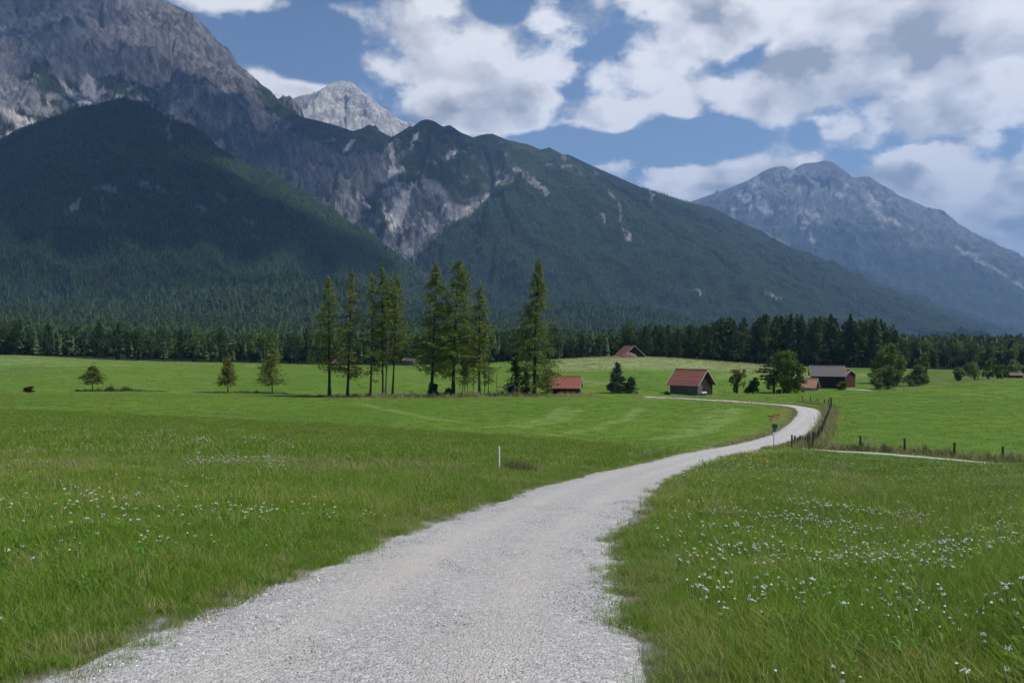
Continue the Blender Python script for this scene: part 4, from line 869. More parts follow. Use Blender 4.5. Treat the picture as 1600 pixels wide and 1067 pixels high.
# ---------------------------------------------------------------- forest: single trees at the edges, instanced stands behind
def conifer_proto(h, w_, n, seed, leaf, cb=.12, mname='forest', shape=.8, trunk=True):
    tb, V, Fq = larch_mesh(h, h * cb, lw(w_, shape, .2), n, 8, leaf, seed, (0, 0), .1, h * .009 + .03, .25, twigs=False)
    return tb.mesh('trunk', M['bark'], True), mesh_np('crown', V, Fq, M[mname])
edge_protos = [conifer_proto(18 + i % 3, [3.1, 3.6, 2.8, 3.4, 3.0, 3.8][i], 120, 500 + i, .75, [.12, .25, .3, .15, .2, .1][i], ['forest', 'forest_light', 'forest', 'forest', 'forest_light', 'forest'][i], [.5, .42, .55, .7, .45, .5][i]) for i in range(6)]
def pine_proto(h, w_, seed, mname, leaf=.7, n=620):
    g = np.random.default_rng(seed); L = [(0, 0, h * .72, w_ * .6, w_ * .6, h * .22)]
    for k in range(9): q = g.uniform(.32, .95); L.append((g.normal(0, .38) * w_, g.normal(0, .38) * w_, h * q, w_ * g.uniform(.3, .5) * (1.25 - q * .5), w_ * g.uniform(.3, .5), h * g.uniform(.06, .12)))
    V, Fq = blob_mesh(L, n, leaf, seed); tb = MB(); tb.tube([(0, 0, -.3), (.1, 0, h * .5), (0, 0, h * .9)], [h * .014, h * .011, .04], 6)
    return tb.mesh('trunk', M['bark'], True), mesh_np('crown', V, Fq, M[mname])
edge_protos += [pine_proto(18 + i % 3, [3.4, 2.8, 3.9, 3.1, 3.5, 4.2][i - 6], 600 + i, ['forest', 'forest_light', 'forest', 'forest_light', 'broad', 'forest'][i - 6]) for i in range(6, 12)]
def edge_tree(u, Y, h, i, label, group, w_=1.):
    x, y, z = G(u, Y); e = empty('conifer_tree', (x, y, z - .2), random.uniform(0, 6.28)); s = h / (18 + i % 3); e.scale = (s * w_, s * w_, s)
    tm, cm = edge_protos[i]; link('trunk', tm, e); link('crown', cm, e); tag(e, label, 'tree', group)
for k in range(135):   # the grove
    u = random.uniform(1000, 1402); row = random.choice([0, 0, 1, 1, 2, 3]); Y = np.interp(u, [990, 1180, 1400], [300, 312, 318]) + row * 9 + random.uniform(-2, 4)
    top = np.interp(u, [990, 1100, 1125, 1240, 1320, 1385, 1405], [512, 507, 498, 490, 492, 500, 520]) + random.uniform(-4, 10)
    h = (533.5 - top) / F * Y - float(gz(X(u, Y), Y)[0]); edge_tree(u, Y, h, random.choice([0, 1, 2, 3, 4, 5, 7, 9]), 'dark tall conifer in the dense grove behind the barns, right of centre', 'conifers of the grove behind the barns')
for k in range(110):   # forest edge on the left
    u = random.uniform(-60, 985); Y = 312 + random.choice([0, 0, 7, 14]) + random.uniform(-3, 4)
    edge_tree(u, Y, random.uniform(8, 15), random.choice([6, 7, 8, 9, 10, 11, 6, 9, 0, 3, 5]), 'dark conifer in the forest edge behind the far left and middle field', 'conifers of the forest edge behind the field', 1.15)
for k in range(60):    # forest edge on the right
    u = random.uniform(1402, 1680); Y = 330 + random.choice([0, 0, 8, 16]) + random.uniform(-3, 4)
    edge_tree(u, Y, random.uniform(9, 14), random.choice([6, 7, 8, 9, 10, 11, 9, 3]), 'dark conifer in the low forest edge right of the grove', 'conifers of the forest edge on the right', 1.35)
def far_proto(h, w_, seed, mname, layers=7, k=6, cb=.1):
    g = np.random.default_rng(seed); V = []; Fc = []
    for L in range(layers):
        s = L / layers; z0 = h * (cb + (1 - cb) * s); z1 = min(h, z0 + h * (1 - cb) / layers * 2.0); r = w_ * (1 - s) ** .8 + .15
        b = len(V); V.append((0, 0, z1)); a0 = g.uniform(0, 6)
        for j in range(k):
            a = a0 + j * 2 * np.pi / k; q = r * g.uniform(.55, 1.2); V.append((q * math.cos(a), q * math.sin(a), z0 - h * .03 * g.uniform(0, 1)))
        Fc += [(b, b + 1 + j, b + 1 + (j + 1) % k) for j in range(k)]
    me = mesh_np('far_conifer', V, np.array(Fc), M[mname]); return me
def round_proto(h, w_, seed, mname, n=60):
    V, Fq = blob_mesh([(0, 0, h * .6, w_, w_, h * .4)], n, h * .22, seed); return mesh_np('far_pine', V, Fq, M[mname])
fc = coll('far_trees', [far_proto(17, 2.5, 1, 'forest'), far_proto(20, 2.4, 2, 'forest'), far_proto(14, 2.6, 3, 'forest_light'), far_proto(18, 2.8, 4, 'forest_light'), round_proto(14, 3.2, 5, 'forest_light'), round_proto(13, 3.0, 6, 'forest')])
def sample_surface(Md, n, g, smin=0, keep=None):
    x, y, z, fo = Md['x'], Md['y'], Md['z'], Md['forest']
    a = np.abs((x[:-1, 1:] - x[:-1, :-1]) * (y[1:, :-1] - y[:-1, :-1])) * fo[:-1, :-1]
    gnd = z[:-1, :-1] > -20; a = a * gnd
    p = (a / a.sum()).ravel(); c = g.choice(len(p), n, p=p); i, j = np.unravel_index(c, a.shape); s, t_ = g.uniform(0, 1, n), g.uniform(0, 1, n)
    def bl(A): return (A[i, j] * (1 - s) * (1 - t_) + A[i, j + 1] * s * (1 - t_) + A[i + 1, j] * (1 - s) * t_ + A[i + 1, j + 1] * s * t_)
    return np.stack([bl(x), bl(y), bl(z)], 1)
g = np.random.default_rng(55); PS = []; SS = []; IX = []
for Md, n, sc_, ids in ((MBm, 64000, .58, (0, 1, 2, 3, 2, 5)), (MA, 76000, .70, (0, 1, 2, 3, 2)), (MH1, 3500, .85, (0, 2, 4, 5)), (MH2, 3000, .85, (0, 2, 4, 5))):
    p = sample_surface(Md, n, g); gg = gz(p[:, 0], p[:, 1]); p = p[p[:, 2] > gg - 3]; PS.append(p)
    dn = fbm(p[:, 0] / 150, p[:, 1] / 150, 3, 77); SS.append(sc_ * g.uniform(.6, 1.2, len(p)) * (1 + .2 * dn)); IX.append(g.choice(ids, len(p)))
scatter('mountain_forest', np.concatenate(PS), np.stack([np.zeros(sum(map(len, PS)))] * 2 + [g.uniform(0, 6.28, sum(map(len, PS)))], 1), np.concatenate(SS), np.concatenate(IX), fc)
n = 60000; uu = g.uniform(-90, 1700, n); Yf = 335 * np.exp(g.uniform(0, 1, n) ** .8 * math.log(2300 / 335)); xx = X(uu, Yf); zz = gz(xx, Yf)
cl = fbm(xx / 90, Yf / 90, 3, 78); keep = cl > -.75
xx, Yf, zz, cl = xx[keep], Yf[keep], zz[keep], cl[keep]; n = len(xx)
scatter('valley_forest', np.stack([xx, Yf, zz], 1), np.stack([np.zeros(n), np.zeros(n), g.uniform(0, 6.28, n)], 1), g.uniform(.45, 1.0, n) ** .8 * (1 + .3 * cl) * np.where(Yf < 480, .85, 1) * np.where((uu[keep] > 1400) | (uu[keep] < 970), .85, 1), g.choice((4, 5, 3, 4, 5, 4, 5, 2), n), fc)

# ---------------------------------------------------------------- meadow grass, herbs and flowers
def grass_proto(n, h, w_, rad, seed, mname, bend=.3, segs=3): V, Fq = blades(n, h, w_, rad, seed, bend, .4, segs); return mesh_np('grass_tuft', V, Fq, M[mname])
def herb_proto(seed):
    g = np.random.default_rng(seed); n = 20; a = g.uniform(0, 6.28, n); L = g.uniform(.022, .05, n); V = []; Fc = []
    for i in range(n):
        d = np.array([math.cos(a[i]), math.sin(a[i])]); s = np.array([-d[1], d[0]]); w_ = L[i] * .2; z0 = g.uniform(.02, .16); b = len(V); c = g.normal(0, .05, 2)
        for q, zz_, ww_ in ((.1, z0, .2), (.55, z0 + L[i] * .5, 1), (1, z0 + L[i] * .45, .1)):
            p = c + d * L[i] * q; V += [(*(p - s * w_ * ww_), zz_), (*(p + s * w_ * ww_), zz_)]
        Fc += [(b, b + 1, b + 3, b + 2), (b + 2, b + 3, b + 5, b + 4)]
    return mesh_np('herb', V, np.array(Fc), M['herb'])
def flower_proto(seed, pm, h=.32, head=.03, kind='umbel'):
    g = np.random.default_rng(seed); b = MB(); b.tube([(0, 0, 0), (g.uniform(-.03, .03), g.uniform(-.03, .03), h)], [.0018, .0015], 3, False)
    sm = len(b.f); tip = b.v[-1]; k = 7
    if kind == 'umbel':
        for i in range(9):
            a = g.uniform(0, 6.28); r = head * math.sqrt(g.uniform(0, 1)); c = Vector((tip[0] + r * math.cos(a), tip[1] + r * math.sin(a), h + .012 * g.uniform(0, 1))); q = head * .32
            b.add([c + Vector((q * math.cos(j * 2.094 + a), q * math.sin(j * 2.094 + a), .003 * (j % 2))) for j in range(3)] + [c + Vector((0, 0, .006))], [(0, 1, 3), (1, 2, 3), (2, 0, 3)])
    elif kind == 'disc':
        c = Vector((tip[0], tip[1], h)); b.add([c + Vector((head * math.cos(j * .785), head * math.sin(j * .785), .004)) for j in range(8)] + [c + Vector((0, 0, .012))], [(j, (j + 1) % 8, 8) for j in range(8)])
    else:
        c = Vector((tip[0], tip[1], h)); q = head
        b.add([c + Vector(v) * q for v in ((1, 0, 0), (-1, 0, 0), (0, 1, 0), (0, -1, 0), (0, 0, 1.2), (0, 0, -1))], [(0, 2, 4), (2, 1, 4), (1, 3, 4), (3, 0, 4), (2, 0, 5), (1, 2, 5), (3, 1, 5), (0, 3, 5)])
    me = b.mesh('flower', M['stem']); me.materials.append(M[pm])
    for i, p in enumerate(me.polygons): p.material_index = 0 if i < sm else 1
    return me
gc_near = coll('near_grass', [grass_proto(70, .11, .0058, .16, 1, 'grass', .6), grass_proto(70, .14, .0052, .17, 2, 'grass', .6), grass_proto(60, .085, .0078, .16, 3, 'grass', .7), grass_proto(26, .20, .0038, .13, 4, 'grass', .3), herb_proto(5), herb_proto(6), grass_proto(36, .16, .0042, .13, 7, 'straw', .5), grass_proto(56, .13, .0050, .16, 8, 'grass_y', .6)])
gc_mid = coll('mid_grass', [grass_proto(60, .13, .011, .34, 11, 'grass_far', .6, 2), grass_proto(60, .16, .010, .34, 12, 'grass_far', .55, 2), grass_proto(54, .10, .015, .34, 13, 'grass_far', .6, 2), grass_proto(36, .28, .008, .30, 14, 'straw', .35, 2), grass_proto(56, .14, .010, .34, 15, 'grass_y', .6, 2)])
gc_far = coll('far_grass', [grass_proto(50, .16, .026, .75, 21, 'grass_far', .6, 2), grass_proto(50, .19, .024, .75, 22, 'grass_far', .6, 2), grass_proto(34, .24, .018, .7, 23, 'straw', .35, 2), grass_proto(46, .18, .024, .75, 24, 'grass_y', .6, 2)])
def frust(n, y0, y1, g, bias=1.0, marg=60):
    # evenly over the wedge of ground in view plus three metres on either side
    yt = np.linspace(y0, y1, 400); cw = np.concatenate([[0], np.cumsum(((1600 + 2 * marg) / F * yt + 6)[1:])]); y = np.interp(g.uniform(0, cw[-1], n), cw, yt)
    u = g.uniform(0, 1, n) * (1600 + 2 * marg + 2 * F * 3 / y) - marg - F * 3 / y; return X(u, y), y, u
def grassfield(name, n, y0, y1, c, ids, dry_id, g, smin=.8, smax=1.25, marg=60, edge_thin=True):
    x, y, u = frust(n, y0, y1, g, 1.0, marg); d = pathd(x, y); jag = fbm(x * .9, y * .9, 4, 71) * .22
    e = d - PW + jag; keep = (e > .22) | ((e > -.12) & (g.uniform(size=n) < .22)) | ((e > .05) & (g.uniform(size=n) < .5))
    keep &= (y < yb(u) + g.normal(0, .6, n)) & (y < y1 - (y1 - y0) * .38 * g.uniform(0, 1, n) ** 1.5) if y1 < 20 else (y < yb(u) + g.normal(0, .6, n)); td_ = np.full(n, 99.); mk = y > 50; td_[mk] = trackd(x[mk], y[mk]); keep &= td_ > .75; ty = np.interp(u, [1262, 1290, 1400, 1500, 1600, 1800], [61, 59.5, 57.8, 56.8, 56, 55]); keep &= ~((u > 1285) & (y > ty - 3.2) & (y < ty + .8))
    keep &= ~((u > 1200) & (y > 60))
    x, y, u, e = x[keep], y[keep], u[keep], e[keep]; n = len(x); z = gz(x, y)
    pat = fbm(x / 2.5, y / 2.5, 3, 61); pat2 = fbm(x / 9, y / 9, 3, 62)
    idx = g.choice(ids, n); idx = np.where(g.uniform(size=n) < .10 + .42 * sstep(-.15, .5, fbm(x / 4, y / 6, 4, 64)), dry_id + 1, idx); dryp = .02 + .06 * sstep(.1, .6, pat2) + .26 * sstep(.65, .1, e + pat * .4) ; idx = np.where(g.uniform(size=n) < dryp, dry_id, idx)
    s = g.uniform(smin, smax, n) * (1 + .30 * pat + .12 * pat2) * (.42 + .58 * sstep(0, 1.1, e))
    sc3 = np.stack([s * 1.05, s * 1.05, s], 1)
    rot = np.stack([g.normal(0, .10, n), g.normal(0, .10, n), g.uniform(0, 6.28, n)], 1)
    return scatter(name, np.stack([x, y, z], 1), rot, sc3, idx, c)
g = np.random.default_rng(101)
grassfield('meadow_grass', 48000, 2.0, 12.5, gc_near, (0,) * 8 + (1,) * 9 + (2,) * 7 + (3,) * 5 + (4, 5), 6, g)
grassfield('meadow_grass', 34000, 8, 30, gc_mid, (0, 1, 2), 3, g, .75, 1.15, 20)
grassfield('meadow_grass', 28000, 28, 92, gc_far, (0, 1), 2, g, .7, 1.1, 20)
mc = coll('mown_grass_kinds', [grass_proto(40, .06, .035, .8, 31, 'mown', .9, 2), grass_proto(40, .08, .03, .8, 32, 'mown', .6, 2), grass_proto(30, .17, .028, .7, 33, 'straw', .4, 2)])
for nm, n, y0, y1, sc0, pd_ in (('mown_grass', 26000, 48, 142, 1.0, .03), ('field_grass', 26000, 142, 300, 2.2, .03)):
    x, y, u = frust(n, y0, y1, g, 1.0, 10); d = pathd(x, y); keep = (d > PW + .5) & ((y > yb(u)) | ((u > 1200) & (y > 64))); x, y, u = x[keep], y[keep], u[keep]; n = len(x)
    arc = np.full(n, 99.)
    for pl in ([(880, 112, .5), (862, 96, .5), (800, 84, .4), (700, 78, .4)], [(900, 108, .4), (880, 92, .4), (820, 82, .4)], [(1000, 110, .5), (985, 96, .5), (930, 80, .4), (860, 70, .4)], [(1150, 106, .5), (1140, 92, .5), (1100, 78, .5), (1030, 66, .4)], [(560, 120, .5), (640, 100, .4), (700, 90, .4)]):
        arc = np.minimum(arc, segdist(x, y, [(X(a_, b_), b_, w_) for a_, b_, w_ in pl]))
    k_ = (arc > .3) | (g.uniform(size=n) < .55); x, y, u = x[k_], y[k_], u[k_]; n = len(x)
    cl = fbm(x / 14, y / 20, 3, 66); ix = np.where(g.uniform(size=n) < pd_ + .12 * sstep(.2, .7, cl) + .5 * ((y > 215) & (u > 860) & (u < 1220)), 2, g.integers(0, 2, n))
    scatter(nm, np.stack([x, y, gz(x, y)], 1), np.stack([g.normal(0, .08, n), g.normal(0, .08, n), g.uniform(0, 6.28, n)], 1), np.stack([np.full(n, sc0)] * 2 + [g.uniform(.5, 1.2, n) * (1 + .2 * sc0)], 1), ix, mc)
fl = coll('flower_kinds', [flower_proto(1, 'petal_white', .18, .017), flower_proto(2, 'petal_white', .15, .012), flower_proto(3, 'petal_yellow', .15, .009, 'disc'), flower_proto(4, 'petal_brown', .14, .008, 'ball'), flower_proto(5, 'petal_pink', .16, .014), flower_proto(6, 'petal_white', .17, .008, 'disc')])
def flowers(name, u0, u1, y0, y1, n, probs, g, dens=None, sc=1.0):
    y = np.sqrt(g.uniform(0, 1, n) * (y1 * y1 - y0 * y0) + y0 * y0); u = g.uniform(u0, u1, n); x = X(u, y)
    d = pathd(x, y); c = fbm(x / 1.6, y / 1.6, 3, 200 + int(u0)); keep = (d > PW + .45) & (y < yb(u) - 1) & (c + .8 * fbm(x / 5, y / 5, 3, 333) > g.uniform(-.3, .8, n))
    if dens is not None: keep &= dens(x, y, u)
    x, y = x[keep], y[keep]; n = len(x); z = gz(x, y)
    return scatter(name, np.stack([x, y, z], 1), np.stack([g.normal(0, .12, n), g.normal(0, .12, n), g.uniform(0, 6.28, n)], 1), g.uniform(.75, 1.25, n) * sc * (1 + np.clip(y - 12, 0, 40) * .012), g.choice(6, n, p=probs), fl)
flowers('meadow_flowers', 960, 1660, 3, 14, 6500, (.22, .36, .07, .03, .02, .30), g, lambda x, y, u: g.uniform(size=len(x)) < sstep(960, 1250, u) * .8 + .2)
flowers('meadow_flowers', 980, 1660, 13, 52, 11000, (.14, .30, .16, .04, .02, .34), g)
flowers('meadow_flowers', -60, 900, 3, 12, 1500, (.44, .26, .10, .10, .0, .10), g, lambda x, y, u: u < 620)
flowers('meadow_flowers', -60, 1000, 10, 60, 7500, (.16, .18, .28, .24, .02, .12), g)
flowers('meadow_flowers', -60, 700, 3.5, 22, 900, (.0, .0, .08, .86, .06, .0), g)
flowers('meadow_flowers', 290, 450, 20.5, 29, 480, (.25, .25, 0, 0, .4, .1), g, sc=1.25)
flowers('meadow_flowers', 220, 460, 35, 47, 420, (.5, .4, 0, 0, .1, 0), g, sc=1.5)
flowers('meadow_flowers', 1060, 1200, 34, 48, 1500, (.1, 0, .9, 0, 0, 0), g, sc=1.5)
flowers('meadow_flowers', 1520, 1585, 10, 12.5, 260, (0, 0, 1, 0, 0, 0), g)
# grass tufts growing into the gravel edge and loose stones
def stone_proto(seed, m):
    g = np.random.default_rng(seed); me = bpy.data.meshes.new('stone'); import bmesh as _b
    bm = _b.new(); _b.ops.create_icosphere(bm, subdivisions=1, radius=.5)
    for v in bm.verts: v.co = Vector((v.co.x * g.uniform(.8, 1.25), v.co.y * g.uniform(.7, 1.1), v.co.z * g.uniform(.45, .8)))
    bm.to_mesh(me); bm.free(); me.materials.append(m); return me
def stone_mat():
    m, t, out = mat('stones'); oi = t.node('ShaderNodeObjectInfo'); r = oi.outputs['Random']
    c = t.mix(t.ramp(r, 0, .75, 0, 1, False), (.22, .215, .21, 1), (.50, .49, .475, 1)); c = t.mix(t.ramp(r, .86, .92), c, (.68, .67, .65, 1)); principled(t, out, c, .85, .2); return m
smt = stone_mat(); st = coll('stone_kinds', [stone_proto(i, smt) for i in range(5)])
n = 64000; y = 2.4 + 13 * g.uniform(0, 1, n) ** 1.5; off = g.uniform(-1.12, 1.12, n) * (PW + .08)
x = np.interp(y, PL[:, 1][PL[:, 1] < 60], PL[:, 0][PL[:, 1] < 60]) + off; z = gz(x, y) + .020 - .03 * np.clip(np.abs(off) / PW, 0, 1.1) ** 6
size = .0055 + .013 * g.uniform(0, 1, n) ** 5 + .0004 * y; kt = g.uniform(size=n) > .93 * np.exp(-((np.abs(off) / PW - .42) / .19) ** 2)
x, y, z, size = x[kt], y[kt], z[kt], size[kt]; n = len(x)
scatter('loose_gravel', np.stack([x, y, z], 1), g.uniform(0, 6.28, (n, 3)) * (.15, .15, 1), size, g.integers(0, 5, n), st)

# ---------------------------------------------------------------- barns and huts
def rot2(p, a): return (p[0] * math.cos(a) - p[1] * math.sin(a), p[0] * math.sin(a) + p[1] * math.cos(a))
def barn(name, u, Y, L, W, wh, rh, phi, label, roof='roof_red', wall='wood_dark', side=None, ov=.5, cat='barn', verge='wood_pale', door=None, horns=False, boards=True, gable=None):
    """ridge along local x, +x gable turned right and towards the viewer by phi"""
    loc = G(u, Y); e = empty(name, loc, -phi)
    hw = W / 2
    # side walls of upright boards, gable walls of boards cut to the roof slope
    def wall_boards(mb, p0, p1, hfun, th=.05, bw=.22):
        d = Vector((p1[0] - p0[0], p1[1] - p0[1], 0)); ln = d.length; d.normalize(); nrm = Vector((d.y, -d.x, 0)); n = max(1, int(ln / bw)); st_ = ln / n
        for i in range(n):
            a_ = i * st_ + .008; b_ = (i + 1) * st_ - .008; o_ = nrm * random.uniform(0, .018)
            A0 = Vector((*p0, 0)) + d * a_ + o_; B0 = Vector((*p0, 0)) + d * b_ + o_; T = nrm * -th; za, zb = hfun(a_ / ln), hfun(b_ / ln); zb0 = -.5
            vs = [A0 + Vector((0, 0, zb0)), B0 + Vector((0, 0, zb0)), B0 + Vector((0, 0, zb)), A0 + Vector((0, 0, za))]; vs += [v + T for v in vs]
            mb.add(vs, [(0, 1, 2, 3), (7, 6, 5, 4), (0, 4, 5, 1), (2, 6, 7, 3), (1, 5, 6, 2), (0, 3, 7, 4)])
    sd = MB(); wall_boards(sd, (-L / 2, -hw), (L / 2, -hw), lambda s: wh); wall_boards(sd, (L / 2, hw), (-L / 2, hw), lambda s: wh); sd.build('side_wall', M[side or wall], e)
    gf = lambda s: wh + rh * (1 - abs(2 * s - 1)) - .03
    ga = MB(); wall_boards(ga, (L / 2, -hw), (L / 2, hw), gf); wall_boards(ga, (-L / 2, hw), (-L / 2, -hw), gf); ga.build('gable_wall', M[gable or wall], e)
    inn = MB(); inn.box((0, 0, wh / 2 - .25), (L - .2, W - .2, wh)); inn.build('inner_wall', M['wood_dark'], e)
    # roof of stepped courses on each slope
    slope = math.atan2(rh, hw); run = math.hypot(hw, rh) + ov; nc = max(3, int(run / .36)); cw = run / nc; rl = L + 2 * ov
    rf = MB(); uvs = []
    for sgn in (-1, 1):
        for i in range(nc):
            s0 = i * cw; s1 = (i + 1) * cw + .03
            def P_(s, lift): return (sgn * s * math.cos(slope), wh + rh - s * math.sin(slope) + .06 + lift)
            (y0, z0), (y1, z1) = P_(s0, .0), P_(s1, .045); th = .05
            vs = [(-rl / 2, y0, z0), (rl / 2, y0, z0), (rl / 2, y1, z1), (-rl / 2, y1, z1), (-rl / 2, y0, z0 - th), (rl / 2, y0, z0 - th), (rl / 2, y1, z1 - th), (-rl / 2, y1, z1 - th)]
            fs = [(0, 1, 2, 3), (7, 6, 5, 4), (3, 2, 6, 7), (0, 3, 7, 4), (1, 5, 6, 2)]
            if sgn < 0: fs = [f[::-1] for f in fs]
            rf.add(vs, fs); uvs += [(v[0], s0 if k_ in (0, 1, 4, 5) else s1) for k_, v in enumerate(vs)]
    ro = rf.build('roof', M[roof], e); uvl = ro.data.uv_layers.new(name='UV')
    for lp in ro.data.loops: uvl.data[lp.index].uv = uvs[lp.vertex_index]
    cap = MB(); cap.tube([(-rl / 2, 0, wh + rh + .09), (rl / 2, 0, wh + rh + .09)], .09, 6); cap.build('ridge_cap', M[roof], e)
    for sx in (-1, 1):
        vb = MB()
        for sgn in (-1, 1):
            a_ = Vector((sx * (rl / 2 + .02), 0, wh + rh + .06)); b_ = Vector((sx * (rl / 2 + .02), sgn * run * math.cos(slope), wh + rh - run * math.sin(slope) + .10))
            vb.add([a_ + Vector((-.03, 0, .05)), a_ + Vector((.03, 0, .05)), a_ + Vector((.03, 0, -.14)), a_ + Vector((-.03, 0, -.14)), b_ + Vector((-.03, 0, .05)), b_ + Vector((.03, 0, .05)), b_ + Vector((.03, 0, -.14)), b_ + Vector((-.03, 0, -.14))],
                   [(0, 1, 5, 4), (1, 2, 6, 5), (2, 3, 7, 6), (3, 0, 4, 7), (0, 3, 2, 1), (4, 5, 6, 7)])
        if horns: vb.tube([(sx * (rl / 2), 0, wh + rh), (sx * (rl / 2 + .05), 0, wh + rh + .38)], [.06, .02], 5)
        vb.build('verge_board', M[verge], e)
    if door:
        dw, dh, dy, dm = door; db = MB(); n = 5
        for i in range(n): db.box((L / 2 + .045, dy - dw / 2 + (i + .5) * dw / n, dh / 2), (.05, dw / n - .02, dh))
        dd = db.build('door', M[dm], e); br_ = MB()
        for zz_ in (.25, .75): br_.box((L / 2 + .09, dy, dh * zz_), (.04, dw * .96, .10))
        br_.build('door_brace', M[dm], dd)
        fr = MB(); fr.box((L / 2 + .06, dy, dh + .08), (.08, dw + .2, .12)); fr.box((L / 2 + .06, dy - dw / 2 - .06, dh / 2), (.08, .1, dh)); fr.box((L / 2 + .06, dy + dw / 2 + .06, dh / 2), (.08, .1, dh)); fr.build('door_frame', M['wood_grey'], e)
    tag(e, label, cat); return e
main = barn('barn', 1080, 141, 5.3, 5.4, 1.95, 2.35, R(43), 'dark wooden hay barn with red tiled roof beside the gravel road', door=(1.35, 1.7, -1.75, 'wood_grey'), side='wood_grey', horns=True, ov=.55)
barn('hay_hut', 884, 140, 4.9, 4.0, 1.15, 1.75, R(10), 'low dark hut with bright red roof just right of the lone rightmost larch', roof='roof_bright', verge='wood_pale', ov=.35, cat='hut', horns=True)
barn('hill_barn', 984, 283, 6.4, 8.0, .6, 3.4, R(72), 'barn on the hill crest with steep red roof, dark gable and earth heap in front', ov=.6)
barn('hay_hut', 529, 302, 3.4, 3.0, 1.1, 1.3, R(22), 'tiny red roofed hut at the forest edge between the first two larches', roof='roof_bright', cat='hut', ov=.3)
barn('hay_hut', 641, 303, 4.6, 3.4, 1.9, .8, R(20), 'tiny grey hut in shade at the forest edge right of the twin trunks', roof='roof_grey', wall='wood_grey', cat='hut', ov=.3)
barn('farm_barn', 1292, 168, 6.2, 5.0, 2.7, 1.9, R(16), 'dark timber farm barn with long grey roof behind the fence bend', roof='roof_grey', verge='wood_pale', gable='wood_red', ov=.4)
barn('farm_shed', 1319, 172, 3.0, 3.4, 2.6, 1.0, R(60), 'red brown boarded building attached right of the grey roofed barn', roof='roof_brown', wall='wood_red', cat='shed', ov=.25)
barn('farm_shed', 1266, 159, 2.4, 2.6, .75, 1.6, R(38), 'small shed with pale orange tiled roof left of the grey roofed barn', roof='roof_pink', wall='plaster', gable='wood_red', cat='shed', ov=.3)
barn('hay_hut', 1586, 206, 2.7, 2.4, .75, .6, R(10), 'tiny hut with flat brownish roof among the shrubs at the right edge', roof='roof_brown', wall='wood_red', cat='hut', ov=.25)
# white trough leaning in front of the barn gable
bx, by, bz = G(1099, 137.6); e = empty('trough', (bx, by, bz), -R(43) + R(90)); b = MB()
b.box((0, 0, .42), (1.45, .5, .05)); b.box((0, .25, .53), (1.45, .04, .26)); b.box((0, -.25, .53), (1.45, .04, .26)); b.box((.72, 0, .53), (.04, .46, .26)); b.box((-.72, 0, .53), (.04, .46, .26)); b.build('basin', M['white_m'], e)
for sx in (-.55, .55):
    b = MB(); b.box((sx, 0, .2), (.1, .4, .42)); b.build('leg', M['wood_grey'], e)
tag(e, 'white trough standing in front of the dark gable of the main barn', 'trough')
# stone box, branch frame and thin post on the larch margin
bx, by, bz = G(775, 132.5); e = empty('stone_trough', (bx, by, bz)); b = MB(); b.box((0, 0, .27), (.95, .7, .62)); b.build('block', M['stone'], e)
b = MB(); b.box((0, 0, .615), (1.03, .78, .07)); b.build('lid', M['stone'], e); tag(e, 'grey stone box in the dry grass left of the round frame of branches', 'box')
bx, by, bz = G(796, 133); e = empty('branch_frame', (bx, by, bz), .2); g2 = random.Random(5)
for k in range(9):
    pts = []; ph = g2.uniform(-.12, .12)
    for i in range(23):
        a = math.pi * 2 * i / 22; xx_ = 1.0 * math.sin(a) ** 3; zz_ = .82 * math.cos(a) - .33 * math.cos(2 * a) - .13 * math.cos(3 * a)
        pts.append((xx_ * (1.0 + ph) + g2.uniform(-.02, .02), g2.uniform(-.06, .06) + .05 * k - .2, 1.25 + zz_ * (1 + ph) + g2.uniform(-.02, .02)))
    b = MB(); b.tube(pts, .045, 5, False); b.build('bent_branch', M['bark_grey'], e)
b = MB(); b.tube([(0, 0, -.2), (0, 0, .4)], [.14, .10], 8); b.build('foot', M['bark_grey'], e)
tag(e, 'brown heart shaped frame of bent branches on the margin left of the lone larch', 'garden frame')
bush('round_bush', 797, 134, 595, 14, 'dark leafy growth inside the heart shaped frame of branches', 46, 'spruce', 400, .22)
bx, by, bz = G(776, 137); e = empty('thin_pole', (bx, by, bz)); b = MB(); b.tube([(0, 0, -.3), (0, 0, 3.6)], [.05, .03], 6); b.build('pole', M['wood_post'], e)
b = MB(); b.tube([(0, 0, 1.35), (1.5, 0, 1.4)], .04, 5); b.build('crossbar', M['wood_post'], e); tag(e, 'thin dark pole with a low crossbar behind the grey stone box', 'pole')
# heap of earth and rubble before the hill barn
def mound(name, u, Y, w_, d_, h, m, label, seed):
    x0, y0, z0 = G(u, Y); n = 26; V = []; 
    for j in range(n):
        for i in range(n):
            a, b_ = i / (n - 1) * 2 - 1, j / (n - 1) * 2 - 1; r = max(0, 1 - a * a - b_ * b_); q = math.sqrt(r) * .9 + .1 * r
            V.append((a * w_, b_ * d_, h * r ** .7 * (1 + .35 * float(fbm(np.array([a * 3.]), np.array([b_ * 3.]), 4, seed)[0])) - .35 * (r <= 0) - .05))
    Fc = np.array([(j * n + i, j * n + i + 1, (j + 1) * n + i + 1, (j + 1) * n + i) for j in range(n - 1) for i in range(n - 1)])
    o = link(name, mesh_np(name, V, Fc, m, True), None, (x0, y0, z0)); tag(o, label, 'heap'); return o
mound('earth_heap', 982, 271, 3.2, 2.2, 1.7, M['earth'], 'heap of brown earth in front of the barn on the hill crest', 3)
mound('earth_heap', 962, 270, 2.6, 1.6, .5, M['earth'], 'low spread of reddish earth left of the heap by the hill barn', 4)

